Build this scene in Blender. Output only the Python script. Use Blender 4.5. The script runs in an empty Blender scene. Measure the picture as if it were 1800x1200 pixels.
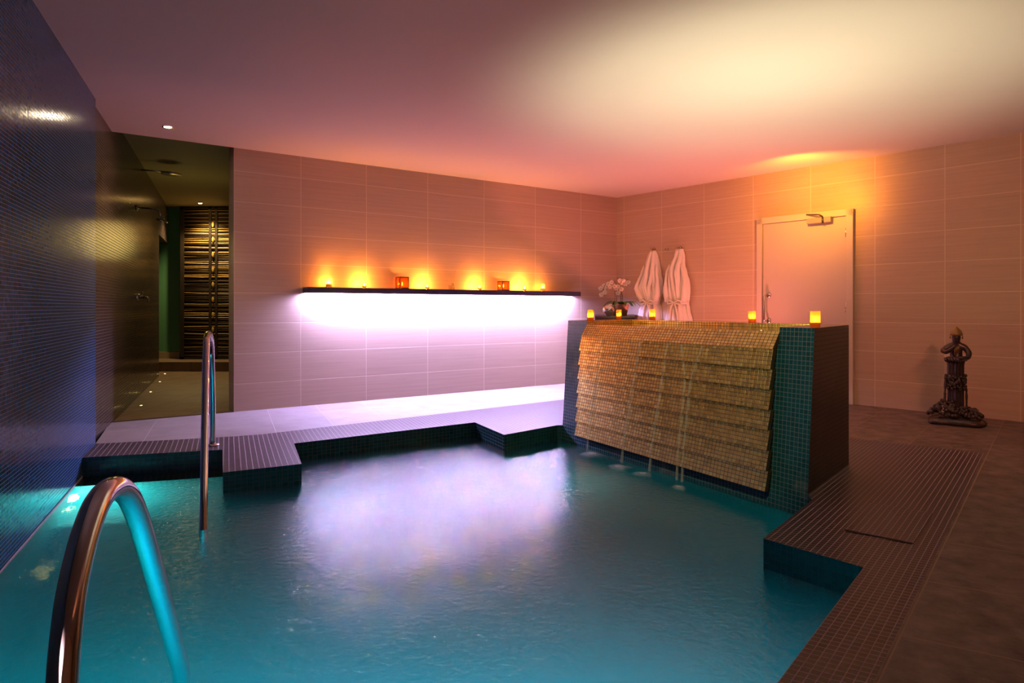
import bpy, bmesh, math, random
from mathutils import Vector, Matrix
random.seed(7)
PI = math.pi
sc = bpy.context.scene
col = sc.collection

# ------------------------------------------------------------------ camera
F, CX, CY, CZ = 1150.0, 900.0, 540.0, 1.049
H = 2.65            # main ceiling
HH = 2.80           # hall ceiling
WZ = -0.135         # water level
cam = bpy.data.cameras.new('camera'); camo = bpy.data.objects.new('camera', cam); col.objects.link(camo)
cam.sensor_width = 36; cam.lens = 36 * F / 1800; cam.shift_y = -(600 - CY) / 1800
camo.location = (0, 0, CZ); camo.rotation_euler = (PI / 2, 0, 0)
cam.clip_start = 0.05; cam.clip_end = 60
sc.camera = camo
sc.view_settings.view_transform = 'Standard'; sc.view_settings.look = 'None'
sc.view_settings.gamma = 1; sc.view_settings.exposure = 0; sc.view_settings.use_curve_mapping = False
sc.cycles.use_denoising = True
sc.cycles.caustics_reflective = False; sc.cycles.caustics_refractive = False
sc.cycles.max_bounces = 8; sc.cycles.diffuse_bounces = 3; sc.cycles.glossy_bounces = 4
sc.cycles.transmission_bounces = 6; sc.cycles.volume_bounces = 1; sc.cycles.transparent_max_bounces = 8
sc.cycles.sample_clamp_indirect = 4.0
sc.cycles.blur_glossy = 0.5

# ------------------------------------------------------------------ measuring helpers (sight line -> place)
def fl(px, py, z=0.0):
    Y = (CZ - z) * F / (py - CY)
    return Vector(((px - CX) / F * Y, Y, z))
def at(px, py, Y):
    return Vector(((px - CX) / F * Y, Y, CZ - (py - CY) * Y / F))
def on_line(px, P, Q):
    """where the vertical plane of sight through column px meets the plan line PQ"""
    k = (px - CX) / F
    dx, dy = Q[0] - P[0], Q[1] - P[1]
    t = (k * P[1] - P[0]) / (dx - k * dy)
    return Vector((P[0] + t * dx, P[1] + t * dy, 0))

# ------------------------------------------------------------------ object helpers
def tag(o, label=None, cat=None, group=None, kind=None):
    if label: o['label'] = label
    if cat: o['category'] = cat
    if group: o['group'] = group
    if kind: o['kind'] = kind
    return o
def thing(name, label, cat, loc=(0, 0, 0), rz=0, group=None):
    o = bpy.data.objects.new(name, None); col.objects.link(o)
    o.empty_display_size = 0.05
    o.location = loc; o.rotation_euler = (0, 0, rz)
    return tag(o, label, cat, group)
def dup(root, loc=None, rz=None, label=None, group=None):
    def rec(o, par):
        c = o.copy(); col.objects.link(c)
        if par is not None: c.parent = par
        for ch in [x for x in bpy.data.objects if x.parent == o]:
            rec(ch, c)
        return c
    r = rec(root, None)
    if loc is not None: r.location = loc
    if rz is not None: r.rotation_euler = (0, 0, rz)
    if label: r['label'] = label
    if group: r['group'] = group
    return r

class MB:
    def __init__(s): s.v = []; s.f = []; s.uv = []; s.sm = []; s.mi = []
    def face(s, pts, uvs=None, smooth=False, mi=0):
        n = len(s.v); s.v += [tuple(p) for p in pts]
        s.f.append(list(range(n, n + len(pts))))
        s.uv.append(uvs or [(0, 0)] * len(pts)); s.sm.append(smooth); s.mi.append(mi)
    def grid(s, rows, uvs=None, closed_u=False, smooth=True, mi=0):
        """rows: list of equal length rings"""
        n = len(s.v); R = len(rows); K = len(rows[0])
        for r in rows: s.v += [tuple(p) for p in r]
        for i in range(R - 1):
            for j in range(K if closed_u else K - 1):
                j2 = (j + 1) % K
                s.f.append([n + i * K + j, n + i * K + j2, n + (i + 1) * K + j2, n + (i + 1) * K + j])
                if uvs: s.uv.append([uvs[i][j], uvs[i][j2], uvs[i + 1][j2], uvs[i + 1][j]])
                else: s.uv.append([(j / K, i / R), ((j + 1) / K, i / R), ((j + 1) / K, (i + 1) / R), (j / K, (i + 1) / R)])
                s.sm.append(smooth); s.mi.append(mi)
    def box(s, c, size, M=None, mi=0, uvs=1.0):
        cx, cy, cz = c; sx, sy, sz = [a / 2 for a in size]
        P = [Vector((cx + a * sx, cy + b * sy, cz + d * sz)) for a in (-1, 1) for b in (-1, 1) for d in (-1, 1)]
        if M is not None: P = [M @ p for p in P]
        Q = [(0, 1, 3, 2), (4, 6, 7, 5), (0, 4, 5, 1), (2, 3, 7, 6), (0, 2, 6, 4), (1, 5, 7, 3)]
        dims = [(size[2], size[1]), (size[1], size[2]), (size[0], size[2]), (size[2], size[0]), (size[1], size[0]), (size[0], size[1])]
        for q, (a, b) in zip(Q, dims):
            s.face([P[i] for i in q], [(0, 0), (a * uvs, 0), (a * uvs, b * uvs), (0, b * uvs)], False, mi)
    def tube(s, path, rad, seg=12, cap=True, mi=0):
        path = [Vector(p) for p in path]; n = len(path)
        if not hasattr(rad, '__len__'): rad = [rad] * n
        rings = []; up = None
        for i, p in enumerate(path):
            t = (path[min(i + 1, n - 1)] - path[max(i - 1, 0)]).normalized()
            if up is None:
                a = Vector((0, 0, 1)) if abs(t.z) < .9 else Vector((1, 0, 0))
                up = (a - t * a.dot(t)).normalized()
            else: up = (up - t * up.dot(t)).normalized()
            b = t.cross(up)
            rings.append([p + (up * math.cos(2 * PI * k / seg) + b * math.sin(2 * PI * k / seg)) * rad[i] for k in range(seg)])
        s.grid(rings, closed_u=True, mi=mi)
        if cap:
            s.face(rings[0][::-1], mi=mi); s.face(rings[-1], mi=mi)
    def lathe(s, prof, c=(0, 0, 0), seg=24, mi=0, smooth=True, M=None):
        rings = []
        for r, z in prof:
            ring = [Vector((c[0] + r * math.cos(2 * PI * k / seg), c[1] + r * math.sin(2 * PI * k / seg), c[2] + z)) for k in range(seg)]
            if M is not None: ring = [M @ p for p in ring]
            rings.append(ring)
        s.grid(rings, closed_u=True, smooth=smooth, mi=mi)
    def ball(s, c, r, seg=10, rings=6, sc3=(1, 1, 1), M=None, mi=0):
        rows = []
        for i in range(rings + 1):
            a = PI * i / rings
            row = [Vector((math.sin(a) * math.cos(2 * PI * k / seg) * r * sc3[0], math.sin(a) * math.sin(2 * PI * k / seg) * r * sc3[1], -math.cos(a) * r * sc3[2])) for k in range(seg)]
            if M is not None: row = [M @ p for p in row]
            rows.append([p + Vector(c) for p in row])
        s.grid(rows, closed_u=True, mi=mi)
    def build(s, name, mats, parent=None, weld=True):
        me = bpy.data.meshes.new(name)
        me.from_pydata(s.v, [], s.f)
        ul = me.uv_layers.new(name='UVMap')
        k = 0
        for fi, u in enumerate(s.uv):
            for q in u:
                ul.data[k].uv = q; k += 1
        me.polygons.foreach_set('use_smooth', s.sm)
        me.polygons.foreach_set('material_index', s.mi)
        for m in (mats if isinstance(mats, (list, tuple)) else [mats]): me.materials.append(m)
        if weld:
            b = bmesh.new(); b.from_mesh(me)
            bmesh.ops.remove_doubles(b, verts=b.verts, dist=1e-5)
            bmesh.ops.recalc_face_normals(b, faces=b.faces) if False else None
            b.to_mesh(me); b.free()
        me.update()
        o = bpy.data.objects.new(name, me); col.objects.link(o)
        if parent is not None: o.parent = parent
        return o
def struct(o):
    o['kind'] = 'structure'; return o
def bevel(o, w, seg=2):
    m = o.modifiers.new('bevel', 'BEVEL'); m.width = w; m.segments = seg; m.limit_method = 'ANGLE'; return o

# ------------------------------------------------------------------ materials
def new_mat(name):
    m = bpy.data.materials.new(name); m.use_nodes = True
    nt = m.node_tree; b = nt.nodes['Principled BSDF']
    return m, nt, b
def plain(name, c, rough=.5, metal=0., spec=.5, emis=None, es=0, trans=0, ior=1.45, noise=0, nscale=30, bump=0, alpha=1, sheen=0):
    m, nt, b = new_mat(name)
    b.inputs['Base Color'].default_value = (*c, 1); b.inputs['Roughness'].default_value = rough
    b.inputs['Metallic'].default_value = metal; b.inputs['Specular IOR Level'].default_value = spec
    b.inputs['Transmission Weight'].default_value = trans; b.inputs['IOR'].default_value = ior
    b.inputs['Alpha'].default_value = alpha; b.inputs['Sheen Weight'].default_value = sheen
    if emis: b.inputs['Emission Color'].default_value = (*emis, 1); b.inputs['Emission Strength'].default_value = es
    if noise or bump:
        tc = nt.nodes.new('ShaderNodeTexCoord'); n = nt.nodes.new('ShaderNodeTexNoise')
        n.inputs['Scale'].default_value = nscale; n.inputs['Detail'].default_value = 5
        nt.links.new(tc.outputs['Object'], n.inputs['Vector'])
        if noise:
            mx = nt.nodes.new('ShaderNodeMix'); mx.data_type = 'RGBA'
            mx.inputs[6].default_value = (*[x * (1 - noise) for x in c], 1); mx.inputs[7].default_value = (*[min(1, x * (1 + noise)) for x in c], 1)
            nt.links.new(n.outputs['Fac'], mx.inputs[0]); nt.links.new(mx.outputs[2], b.inputs['Base Color'])
        if bump:
            bp = nt.nodes.new('ShaderNodeBump'); bp.inputs['Strength'].default_value = bump; bp.inputs['Distance'].default_value = .01
            nt.links.new(n.outputs['Fac'], bp.inputs['Height']); nt.links.new(bp.outputs[0], b.inputs['Normal'])
    return m
def tiled(name, c, grout, gw=.06, gh=None, vary=.25, rough=.15, grough=.7, metal=0., bump=.6, tilt=0.03, stain=0, streak=0, dist=.002, spec=.5, mott=0, mscale=4, gbump=True, coat=0):
    """Tiles in UV units: one tile = one UV unit. Grout, per-tile tone and per-tile tilt."""
    m, nt, b = new_mat(name); N = nt.nodes.new; L = nt.links.new
    def mth(op, a, bb=None, c3=None):
        n = N('ShaderNodeMath'); n.operation = op
        for i, x in enumerate((a, bb, c3)):
            if x is None: continue
            if isinstance(x, (int, float)): n.inputs[i].default_value = x
            else: L(x, n.inputs[i])
        return n.outputs[0]
    uv = N('ShaderNodeUVMap'); uv.uv_map = 'UVMap'
    sp = N('ShaderNodeSeparateXYZ'); L(uv.outputs[0], sp.inputs[0])
    gh = gh or gw
    def edge(s, w):
        f = mth('FRACT', s); d = mth('MINIMUM', f, mth('SUBTRACT', 1., f))
        mr = N('ShaderNodeMapRange'); mr.interpolation_type = 'SMOOTHSTEP'
        L(d, mr.inputs[0]); mr.inputs[1].default_value = w * .35; mr.inputs[2].default_value = w * .75
        return mr.outputs[0]
    tilem = mth('MULTIPLY', edge(sp.outputs[0], gw), edge(sp.outputs[1], gh))
    cb = N('ShaderNodeCombineXYZ'); L(mth('FLOOR', sp.outputs[0]), cb.inputs[0]); L(mth('FLOOR', sp.outputs[1]), cb.inputs[1])
    wn = N('ShaderNodeTexWhiteNoise'); wn.noise_dimensions = '3D'; L(cb.outputs[0], wn.inputs[0])
    val = mth('MULTIPLY_ADD', wn.outputs['Value'], 2 * vary, 1 - vary)
    tc = N('ShaderNodeTexCoord')
    if mott:
        nz = N('ShaderNodeTexNoise'); nz.inputs['Scale'].default_value = mscale; nz.inputs['Detail'].default_value = 8; nz.inputs['Roughness'].default_value = .65
        L(tc.outputs['Object'], nz.inputs[0])
        val = mth('MULTIPLY', val, mth('MULTIPLY_ADD', mth('SUBTRACT', nz.outputs['Fac'], .5), mott * 3, 1.))
    if streak:
        mp = N('ShaderNodeMapping'); mp.inputs['Scale'].default_value = (.7, 9, 1); L(uv.outputs[0], mp.inputs[0])
        nz = N('ShaderNodeTexNoise'); nz.inputs['Scale'].default_value = 1.6; nz.inputs['Detail'].default_value = 6; L(mp.outputs[0], nz.inputs[0])
        val = mth('MULTIPLY', val, mth('MULTIPLY_ADD', mth('SUBTRACT', nz.outputs['Fac'], .5), streak * 2, 1.))
    vm = N('ShaderNodeVectorMath'); vm.operation = 'SCALE'; vm.inputs[0].default_value = c; L(val, vm.inputs[3])
    mx = N('ShaderNodeMix'); mx.data_type = 'RGBA'; L(tilem, mx.inputs[0]); mx.inputs[6].default_value = (*grout, 1); L(vm.outputs[0], mx.inputs[7])
    out = mx.outputs[2]
    if stain:
        nz = N('ShaderNodeTexNoise'); nz.inputs['Scale'].default_value = 2.2; nz.inputs['Detail'].default_value = 9; nz.inputs['Roughness'].default_value = .7
        L(tc.outputs['Object'], nz.inputs[0])
        mr = N('ShaderNodeMapRange'); L(nz.outputs['Fac'], mr.inputs[0]); mr.inputs[1].default_value = .55; mr.inputs[2].default_value = .75; mr.inputs[4].default_value = stain
        mx2 = N('ShaderNodeMix'); mx2.data_type = 'RGBA'; L(mr.outputs[0], mx2.inputs[0]); L(out, mx2.inputs[6]); mx2.inputs[7].default_value = (.45, .43, .42, 1); out = mx2.outputs[2]
    L(out, b.inputs['Base Color'])
    b.inputs['Metallic'].default_value = metal
    if metal: L(mth('MULTIPLY', tilem, metal), b.inputs['Metallic'])
    b.inputs['Specular IOR Level'].default_value = spec
    b.inputs['Coat Weight'].default_value = coat; b.inputs['Coat Roughness'].default_value = .06
    mr = N('ShaderNodeMix'); L(tilem, mr.inputs[0]); mr.inputs[2].default_value = grough; mr.inputs[3].default_value = rough; L(mr.outputs[0], b.inputs['Roughness'])
    # tilt each tile a little: height = tilem + fract * random
    sw = N('ShaderNodeSeparateColor'); L(wn.outputs['Color'], sw.inputs[0])
    fx = mth('MULTIPLY', mth('SUBTRACT', mth('FRACT', sp.outputs[0]), .5), mth('SUBTRACT', sw.outputs[0], .5))
    fy = mth('MULTIPLY', mth('SUBTRACT', mth('FRACT', sp.outputs[1]), .5), mth('SUBTRACT', sw.outputs[1], .5))
    h = mth('ADD', mth('MULTIPLY', tilem, 1.), mth('MULTIPLY', mth('ADD', fx, fy), tilt * 20))
    if mott:
        nz2 = N('ShaderNodeTexNoise'); nz2.inputs['Scale'].default_value = 60; nz2.inputs['Detail'].default_value = 6; L(tc.outputs['Object'], nz2.inputs[0])
        h = mth('ADD', h, mth('MULTIPLY', nz2.outputs['Fac'], mott * 2))
    bp = N('ShaderNodeBump'); bp.inputs['Strength'].default_value = bump; bp.inputs['Distance'].default_value = dist; L(h, bp.inputs['Height'])
    L(bp.outputs[0], b.inputs['Normal'])
    return m

def thin_glass(name, tint, gloss=.12, trl=0, tcol=(1, .6, .3), emis=None, es=0, rough=.08):
    m = bpy.data.materials.new(name); m.use_nodes = True; nt = m.node_tree; N = nt.nodes.new; L = nt.links.new
    nt.nodes.remove(nt.nodes['Principled BSDF']); out = nt.nodes['Material Output']
    tr = N('ShaderNodeBsdfTransparent'); tr.inputs[0].default_value = (*tint, 1)
    gl = N('ShaderNodeBsdfGlossy'); gl.inputs['Roughness'].default_value = rough
    mx = N('ShaderNodeMixShader'); mx.inputs[0].default_value = gloss; L(tr.outputs[0], mx.inputs[1]); L(gl.outputs[0], mx.inputs[2]); o = mx.outputs[0]
    if trl:
        tl = N('ShaderNodeBsdfTranslucent'); tl.inputs[0].default_value = (*tcol, 1)
        m2 = N('ShaderNodeMixShader'); m2.inputs[0].default_value = trl; L(o, m2.inputs[1]); L(tl.outputs[0], m2.inputs[2]); o = m2.outputs[0]
    L(o, out.inputs['Surface']); return m
M = {}
M['porcelain'] = tiled('wall_porcelain', (.50, .37, .28), (.64, .52, .40), gw=.012, gh=.024, vary=.035, rough=.42, grough=.8, tilt=.02, streak=.16, bump=.25, dist=.002)
M['blue_wall'] = tiled('blue_glass_mosaic', (.005, .085, .20), (.20, .19, .42), gw=.045, gh=.11, vary=.25, spec=.22, rough=.16, tilt=.035, bump=.5, dist=.0012)
M['brown_wall'] = tiled('brown_glass_mosaic', (.035, .022, .018), (.11, .085, .075), gw=.10, gh=.12, vary=.35, rough=.22, tilt=.035, bump=.5, dist=.0012)
M['coping'] = tiled('coping_mosaic_pinklit', (.024, .013, .020), (.34, .26, .30), gw=.12, vary=.35, spec=.22, rough=.38, tilt=.02, bump=.5, dist=.0015)  # same dark blue tile as the risers, pink light put into its colour
M['riser'] = tiled('teal_riser_mosaic', (.004, .05, .062), (.01, .03, .035), gw=.12, vary=.25, rough=.25, tilt=.02, bump=.5, dist=.0015)
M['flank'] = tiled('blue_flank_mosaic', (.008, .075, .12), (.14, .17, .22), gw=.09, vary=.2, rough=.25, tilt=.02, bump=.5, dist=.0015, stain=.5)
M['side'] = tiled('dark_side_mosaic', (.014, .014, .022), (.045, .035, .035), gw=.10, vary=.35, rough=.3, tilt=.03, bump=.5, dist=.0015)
M['gold'] = tiled('gold_leaf_mosaic', (1, .74, .26), (.03, .02, .008), gw=.13, vary=.22, rough=.30, tilt=.07, metal=.92, bump=.7, dist=.0015)
M['stone'] = tiled('slate_floor_tile', (.15, .108, .098), (.26, .19, .14), gw=.012, vary=.10, rough=.55, spec=.3, tilt=.0, mott=.9, mscale=8, bump=.4, dist=.004)
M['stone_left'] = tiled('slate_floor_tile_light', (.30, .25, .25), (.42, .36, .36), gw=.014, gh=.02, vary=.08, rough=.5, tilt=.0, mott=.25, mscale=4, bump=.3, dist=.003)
M['hall_floor'] = tiled('hall_floor_tile', (.20, .14, .09), (.10, .07, .05), gw=.012, vary=.06, rough=.5, tilt=.0, mott=.4, mscale=5, bump=.3, dist=.003)
M['pool_in'] = tiled('pool_inner_mosaic', (.05, .55, .50), (.02, .22, .22), gw=.10, vary=.12, rough=.4, tilt=.0, bump=.2, dist=.001)
M['scum'] = plain('lime_scale', (.45, .42, .46), .7, noise=.3, nscale=40)
M['pool_floor'] = plain('pool_plaster', (.03, .5, .60), .6, noise=.1, nscale=3)
M['paint'] = plain('ceiling_paint', (.72, .66, .64), .8, noise=.02, nscale=2)
M['hall_shade'] = plain('hall_ceiling_shade', (.30, .27, .15), .7)  # hall ceiling's shade and yellow lamp tint put into the colour
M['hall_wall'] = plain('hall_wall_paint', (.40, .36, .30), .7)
M['green'] = plain('green_wall_paint', (.10, .30, .15), .6)
M['skirt'] = plain('skirting_tile', (.35, .27, .18), .5)
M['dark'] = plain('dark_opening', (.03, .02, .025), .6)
M['chrome'] = plain('polished_steel', (.62, .60, .60), .06, 1.0)
M['steel'] = plain('brushed_steel', (.6, .57, .55), .25, 1.0)
M['darkmetal'] = plain('dark_bronze', (.12, .09, .07), .35, .9)
M['shelf'] = plain('dark_shelf_lacquer', (.045, .03, .06), .25, noise=.1)
M['led'] = plain('led_diffuser', (1, 1, 1), .5, emis=(.56, .48, 1.0), es=760)
M['wood'] = plain('dark_twig', (.025, .016, .010), .6, noise=.3, nscale=20)
M['twig'] = plain('pale_twig', (.50, .33, .10), .6, noise=.25, nscale=20)
M['door'] = plain('door_paint', (.55, .48, .44), .45)
M['frame'] = plain('door_frame_paint', (.58, .51, .46), .45)
M['closer'] = plain('closer_enamel', (.34, .30, .28), .4)
M['wax'] = plain('candle_wax', (.95, .75, .45), .5, emis=(1, .42, .08), es=.25)
M['flame'] = plain('candle_flame', (1, .8, .4), .5, emis=(1, .62, .2), es=22)
M['glass_o'] = thin_glass('frosted_orange_glass', (1, .66, .38), .08, .5, (1, .50, .22))
M['glass_c'] = thin_glass('clear_glass', (.97, .93, .88), .14, .1, (1, .8, .6))
M['glass_d'] = thin_glass('smoked_glass', (.75, .45, .22), .12, .1, (.8, .3, .1))
M['iron'] = plain('dark_iron', (.03, .018, .015), .5)
M['robe'] = plain('white_terry', (.93, .91, .90), .9, bump=.5, nscale=160, sheen=.3)
M['badge'] = plain('red_emblem_thread', (.45, .03, .06), .7)
M['ceramic'] = plain('pale_ceramic', (.72, .66, .66), .25)
M['silver'] = plain('mercury_glass', (.75, .7, .72), .12, .8)
M['basket'] = plain('brown_planter', (.32, .16, .11), .5, noise=.2, nscale=60)
M['leaf'] = plain('orchid_leaf', (.05, .17, .02), .4)
M['petal'] = plain('orchid_petal', (.85, .74, .62), .6)
M['stem'] = plain('orchid_stem', (.16, .13, .04), .6)
M['lip'] = plain('orchid_lip', (.5, .2, .12), .6)
M['bronze'] = plain('weathered_bronze_resin', (.065, .05, .055), .30, .45, noise=.5, nscale=25, bump=.3)
M['bronze_l'] = plain('gilded_resin', (.26, .17, .07), .45, .4, noise=.3, nscale=25)
M['dl'] = plain('lamp_lens', (1, 1, 1), .4, emis=(1, .78, .5), es=260)
M['dl_o'] = plain('lamp_lens_amber', (1, 1, 1), .4, emis=(1, .55, .15), es=130)
M['led_y'] = plain('floor_led_lens', (1, 1, 1), .4, emis=(1, .75, .25), es=14)
M['led_w'] = plain('pool_lamp_lens', (1, 1, 1), .4, emis=(.9, 1, 1), es=60)
M['pl_y'] = plain('pool_led_lens', (1, 1, 1), .4, emis=(1, .75, .2), es=40)
M['reed'] = plain('reed', (.7, .45, .2), .7)
M['water_run'] = plain('running_water', (.95, .93, 1), .2, trans=.1, ior=1.33, alpha=.28)
M['foam'] = plain('water_foam', (.8, .88, .92), .5, alpha=.16)
nt_ = M['foam'].node_tree; u_ = nt_.nodes.new('ShaderNodeUVMap'); u_.uv_map = 'UVMap'; s_ = nt_.nodes.new('ShaderNodeSeparateXYZ'); nt_.links.new(u_.outputs[0], s_.inputs[0])
m_ = nt_.nodes.new('ShaderNodeMapRange'); m_.interpolation_type = 'SMOOTHSTEP'; nt_.links.new(s_.outputs[1], m_.inputs[0]); m_.inputs[3].default_value = .34; m_.inputs[4].default_value = 0
nt_.links.new(m_.outputs[0], nt_.nodes['Principled BSDF'].inputs['Alpha'])

def water_mat(name, absorb, dens, scat=None, sd=0, bump=.25):
    m, nt, b = new_mat(name); N = nt.nodes.new; L = nt.links.new
    b.inputs['Base Color'].default_value = (1, 1, 1, 1); b.inputs['Roughness'].default_value = .022
    b.inputs['Transmission Weight'].default_value = 1; b.inputs['IOR'].default_value = 1.33
    tc = N('ShaderNodeTexCoord')
    n1 = N('ShaderNodeTexNoise'); n1.inputs['Scale'].default_value = 28; n1.inputs['Detail'].default_value = 6; n1.inputs['Distortion'].default_value = .6
    n2 = N('ShaderNodeTexNoise'); n2.inputs['Scale'].default_value = 2.2; n2.inputs['Detail'].default_value = 2
    L(tc.outputs['Object'], n1.inputs[0]); L(tc.outputs['Object'], n2.inputs[0])
    ad = N('ShaderNodeMath'); ad.operation = 'MULTIPLY_ADD'; L(n2.outputs['Fac'], ad.inputs[0]); ad.inputs[1].default_value = 2.2; L(n1.outputs['Fac'], ad.inputs[2])
    bp = N('ShaderNodeBump'); bp.inputs['Strength'].default_value = bump; bp.inputs['Distance'].default_value = .02
    L(ad.outputs[0], bp.inputs['Height']); L(bp.outputs[0], b.inputs['Normal'])
    ab = N('ShaderNodeVolumeAbsorption'); ab.inputs['Color'].default_value = (*absorb, 1); ab.inputs['Density'].default_value = dens
    out = nt.nodes['Material Output']
    if sd:
        s = N('ShaderNodeVolumeScatter'); s.inputs['Color'].default_value = (*scat, 1); s.inputs['Density'].default_value = sd; s.inputs['Anisotropy'].default_value = .0
        a = N('ShaderNodeAddShader'); L(ab.outputs[0], a.inputs[0]); L(s.outputs[0], a.inputs[1]); L(a.outputs[0], out.inputs['Volume'])
    else: L(ab.outputs[0], out.inputs['Volume'])
    return m
M['water'] = water_mat('pool_water', (.0, .70, .86), .9, (.02, .76, 1), .7, bump=.25)
M['basin_water'] = plain('basin_water', (1, .95, .9), .03, trans=1, ior=1.33, bump=.05, nscale=20)

# ------------------------------------------------------------------ plan of the room
BW0 = Vector(((411 - CX) / F * 6.56, 6.56, 0)); BWC = Vector(((1084 - CX) / F * 9.56, 9.56, 0))
RWE = Vector(((1794 - CX) / F * 6.0, 6.0, 0))
ub = (BWC - BW0).normalized(); nb = Vector((ub.y, -ub.x, 0))       # towards the room
ur = (RWE - BWC).normalized(); nr = Vector((ur.y, -ur.x, 0))
L0 = Vector((-2.5, 3.41, 0)); ul = Vector((-1, 2.305, 0)).normalized(); nl = Vector((ul.y, -ul.x, 0))
def lw(px): return on_line(px, L0, L0 + ul)
def bw(px, off=0): return on_line(px, BW0 + nb * off, BWC + nb * off)
def rw(px, off=0): return on_line(px, BWC + nr * off, RWE + nr * off)
def zat(py, Y): return CZ - (py - CY) * Y / F
ROWS = [0, .279] + [.279 + .306 * k for k in range(1, 8)] + [H]
def vrow(z): return (z - .279) / .306

def wall_strip(mb, pts, us, zs):
    """pts: plan points left to right with tile index us; zs heights"""
    for i in range(len(pts) - 1):
        a, b = pts[i], pts[i + 1]
        for j in range(len(zs) - 1):
            z0, z1 = zs[j], zs[j + 1]
            mb.face([(a.x, a.y, z0), (b.x, b.y, z0), (b.x, b.y, z1), (a.x, a.y, z1)],
                    [(us[i], vrow(z0)), (us[i + 1], vrow(z0)), (us[i + 1], vrow(z1)), (us[i], vrow(z1))])
mb = MB()
jx = [411, 529, 644, 752, 851, 941, 1021]
pts = [bw(x) for x in jx] + [BWC]
wall_strip(mb, pts, [0, 1, 2, 3, 4, 5, 6, 6.7], [0, H])
e = pts[0] + ul * 0.0
# end face and hall side of the wall
end = pts[0] - nb * .22
mb.face([(end.x, end.y, 0), (pts[0].x, pts[0].y, 0), (pts[0].x, pts[0].y, HH), (end.x, end.y, HH)], [(0.1, vrow(0)), (.4, vrow(0)), (.4, vrow(HH)), (.1, vrow(HH))])
struct(mb.build('wall_back', M['porcelain']))
# right wall
mb = MB()
jr = [1097, 1163, 1237.5, 1324, 1425, 1538, 1661, 1794]
pts = [BWC] + [rw(x) for x in jr] + [RWE + ur * .75 * k for k in (1, 2, 3, 4, 5, 6, 7, 8)]
wall_strip(mb, pts, [-.2] + list(range(0, len(pts) - 1)), [0, H])
struct(mb.build('wall_right', M['porcelain']))
WR_END = pts[-1]
# left wall, three stretches
def mosaic_wall(mb, P, Q, z0, z1, pu, pv, u0=0):
    l = (Q - P).length
    mb.face([(P.x, P.y, z0), (Q.x, Q.y, z0), (Q.x, Q.y, z1), (P.x, P.y, z1)], [(u0, z0 / pv), (u0 + l / pu, z0 / pv), (u0 + l / pu, z1 / pv), (u0, z1 / pv)])
LB = lw(168); LN = L0 - ul * 5.5
mb = MB(); mosaic_wall(mb, LN, LB, -1.25, H, .026, .0195)
p2 = LB - nl * .035
mb.face([(LB.x, LB.y, 0), (p2.x, p2.y, 0), (p2.x, p2.y, H), (LB.x, LB.y, H)], [(0, 0), (1, 0), (1, H / .0195), (0, H / .0195)])
struct(mb.build('wall_left', M['blue_wall']))
LD = lw(284); LE = L0 + ul * 9.6
mb = MB(); mosaic_wall(mb, p2, LD - nl * .035, 0, HH + .1, .026, .026)
Q = LD - nl * .035; Q2 = LD - nl * .4
struct(mb.build('wall_left_hall', M['brown_wall']))
mb = MB()
zl = zat(412, LD.y)
mosaic_wall(mb, Q, LE - nl * .035, zl, HH + .1, .026, .026)     # over the opening
struct(mb.build('wall_left_lintel', M['brown_wall']))
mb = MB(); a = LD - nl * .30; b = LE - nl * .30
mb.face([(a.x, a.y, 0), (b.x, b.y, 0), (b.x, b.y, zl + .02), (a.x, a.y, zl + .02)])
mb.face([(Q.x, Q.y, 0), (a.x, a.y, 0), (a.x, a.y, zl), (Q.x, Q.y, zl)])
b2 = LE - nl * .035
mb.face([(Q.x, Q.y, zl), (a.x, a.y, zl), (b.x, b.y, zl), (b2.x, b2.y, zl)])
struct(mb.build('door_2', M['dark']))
# hall end, hall right side
YE = 11.55
mb = MB()
mb.face([(-6.6, YE, 0), (-3.3, YE, 0), (-3.3, YE, HH + .1), (-6.6, YE, HH + .1)])
struct(mb.build('wall_hall_end', M['green']))
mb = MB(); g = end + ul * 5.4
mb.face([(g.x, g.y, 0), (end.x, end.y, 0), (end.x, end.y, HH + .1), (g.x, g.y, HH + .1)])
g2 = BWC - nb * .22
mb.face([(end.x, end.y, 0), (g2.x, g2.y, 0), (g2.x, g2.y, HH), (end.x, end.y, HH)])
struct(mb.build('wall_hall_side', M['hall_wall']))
gx0 = (297 - CX) / F * YE; gx1 = (317 - CX) / F * YE
mb = MB(); mb.box(((gx0 + gx1) / 2 - .1, YE - .015, .15 + .05), (gx1 - gx0 + .2, .03, .12)); struct(mb.build('baseboard_hall', M['skirt']))
# walls behind the photographer
mb = MB(); nz0 = Vector((LN.x, LN.y, 0)); nz1 = WR_END
mb.face([(nz1.x, nz1.y, -0.0), (nz0.x, nz0.y, -0.0), (nz0.x, nz0.y, H), (nz1.x, nz1.y, H)], [(0, 0), (16, 0), (16, 8), (0, 8)])
struct(mb.build('wall_near', M['porcelain']))

# ceilings
mb = MB()
cl = on_line(200, BW0, BWC)          # the ceiling step runs on in the line of the back wall
lint = L0 + ul * 0
k = (BW0 - L0); # intersection of back wall line and left wall line
den = ub.x * ul.y - ub.y * ul.x
s_ = ((L0.x - BW0.x) * ul.y - (L0.y - BW0.y) * ul.x) / den
CI = BW0 + ub * s_ - ub * .05
P = [LN, WR_END, BWC, CI]
mb.face([(p.x, p.y, H) for p in P][::-1])
mb.face([(CI.x, CI.y, H), (BW0.x, BW0.y, H), (BW0.x, BW0.y, HH + .05), (CI.x, CI.y, HH + .05)])
struct(mb.build('ceiling', M['paint']))
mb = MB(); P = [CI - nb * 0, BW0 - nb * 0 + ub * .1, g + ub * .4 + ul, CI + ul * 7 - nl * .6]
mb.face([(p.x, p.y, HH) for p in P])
struct(mb.build('ceiling_hall', M['hall_shade']))

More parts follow.
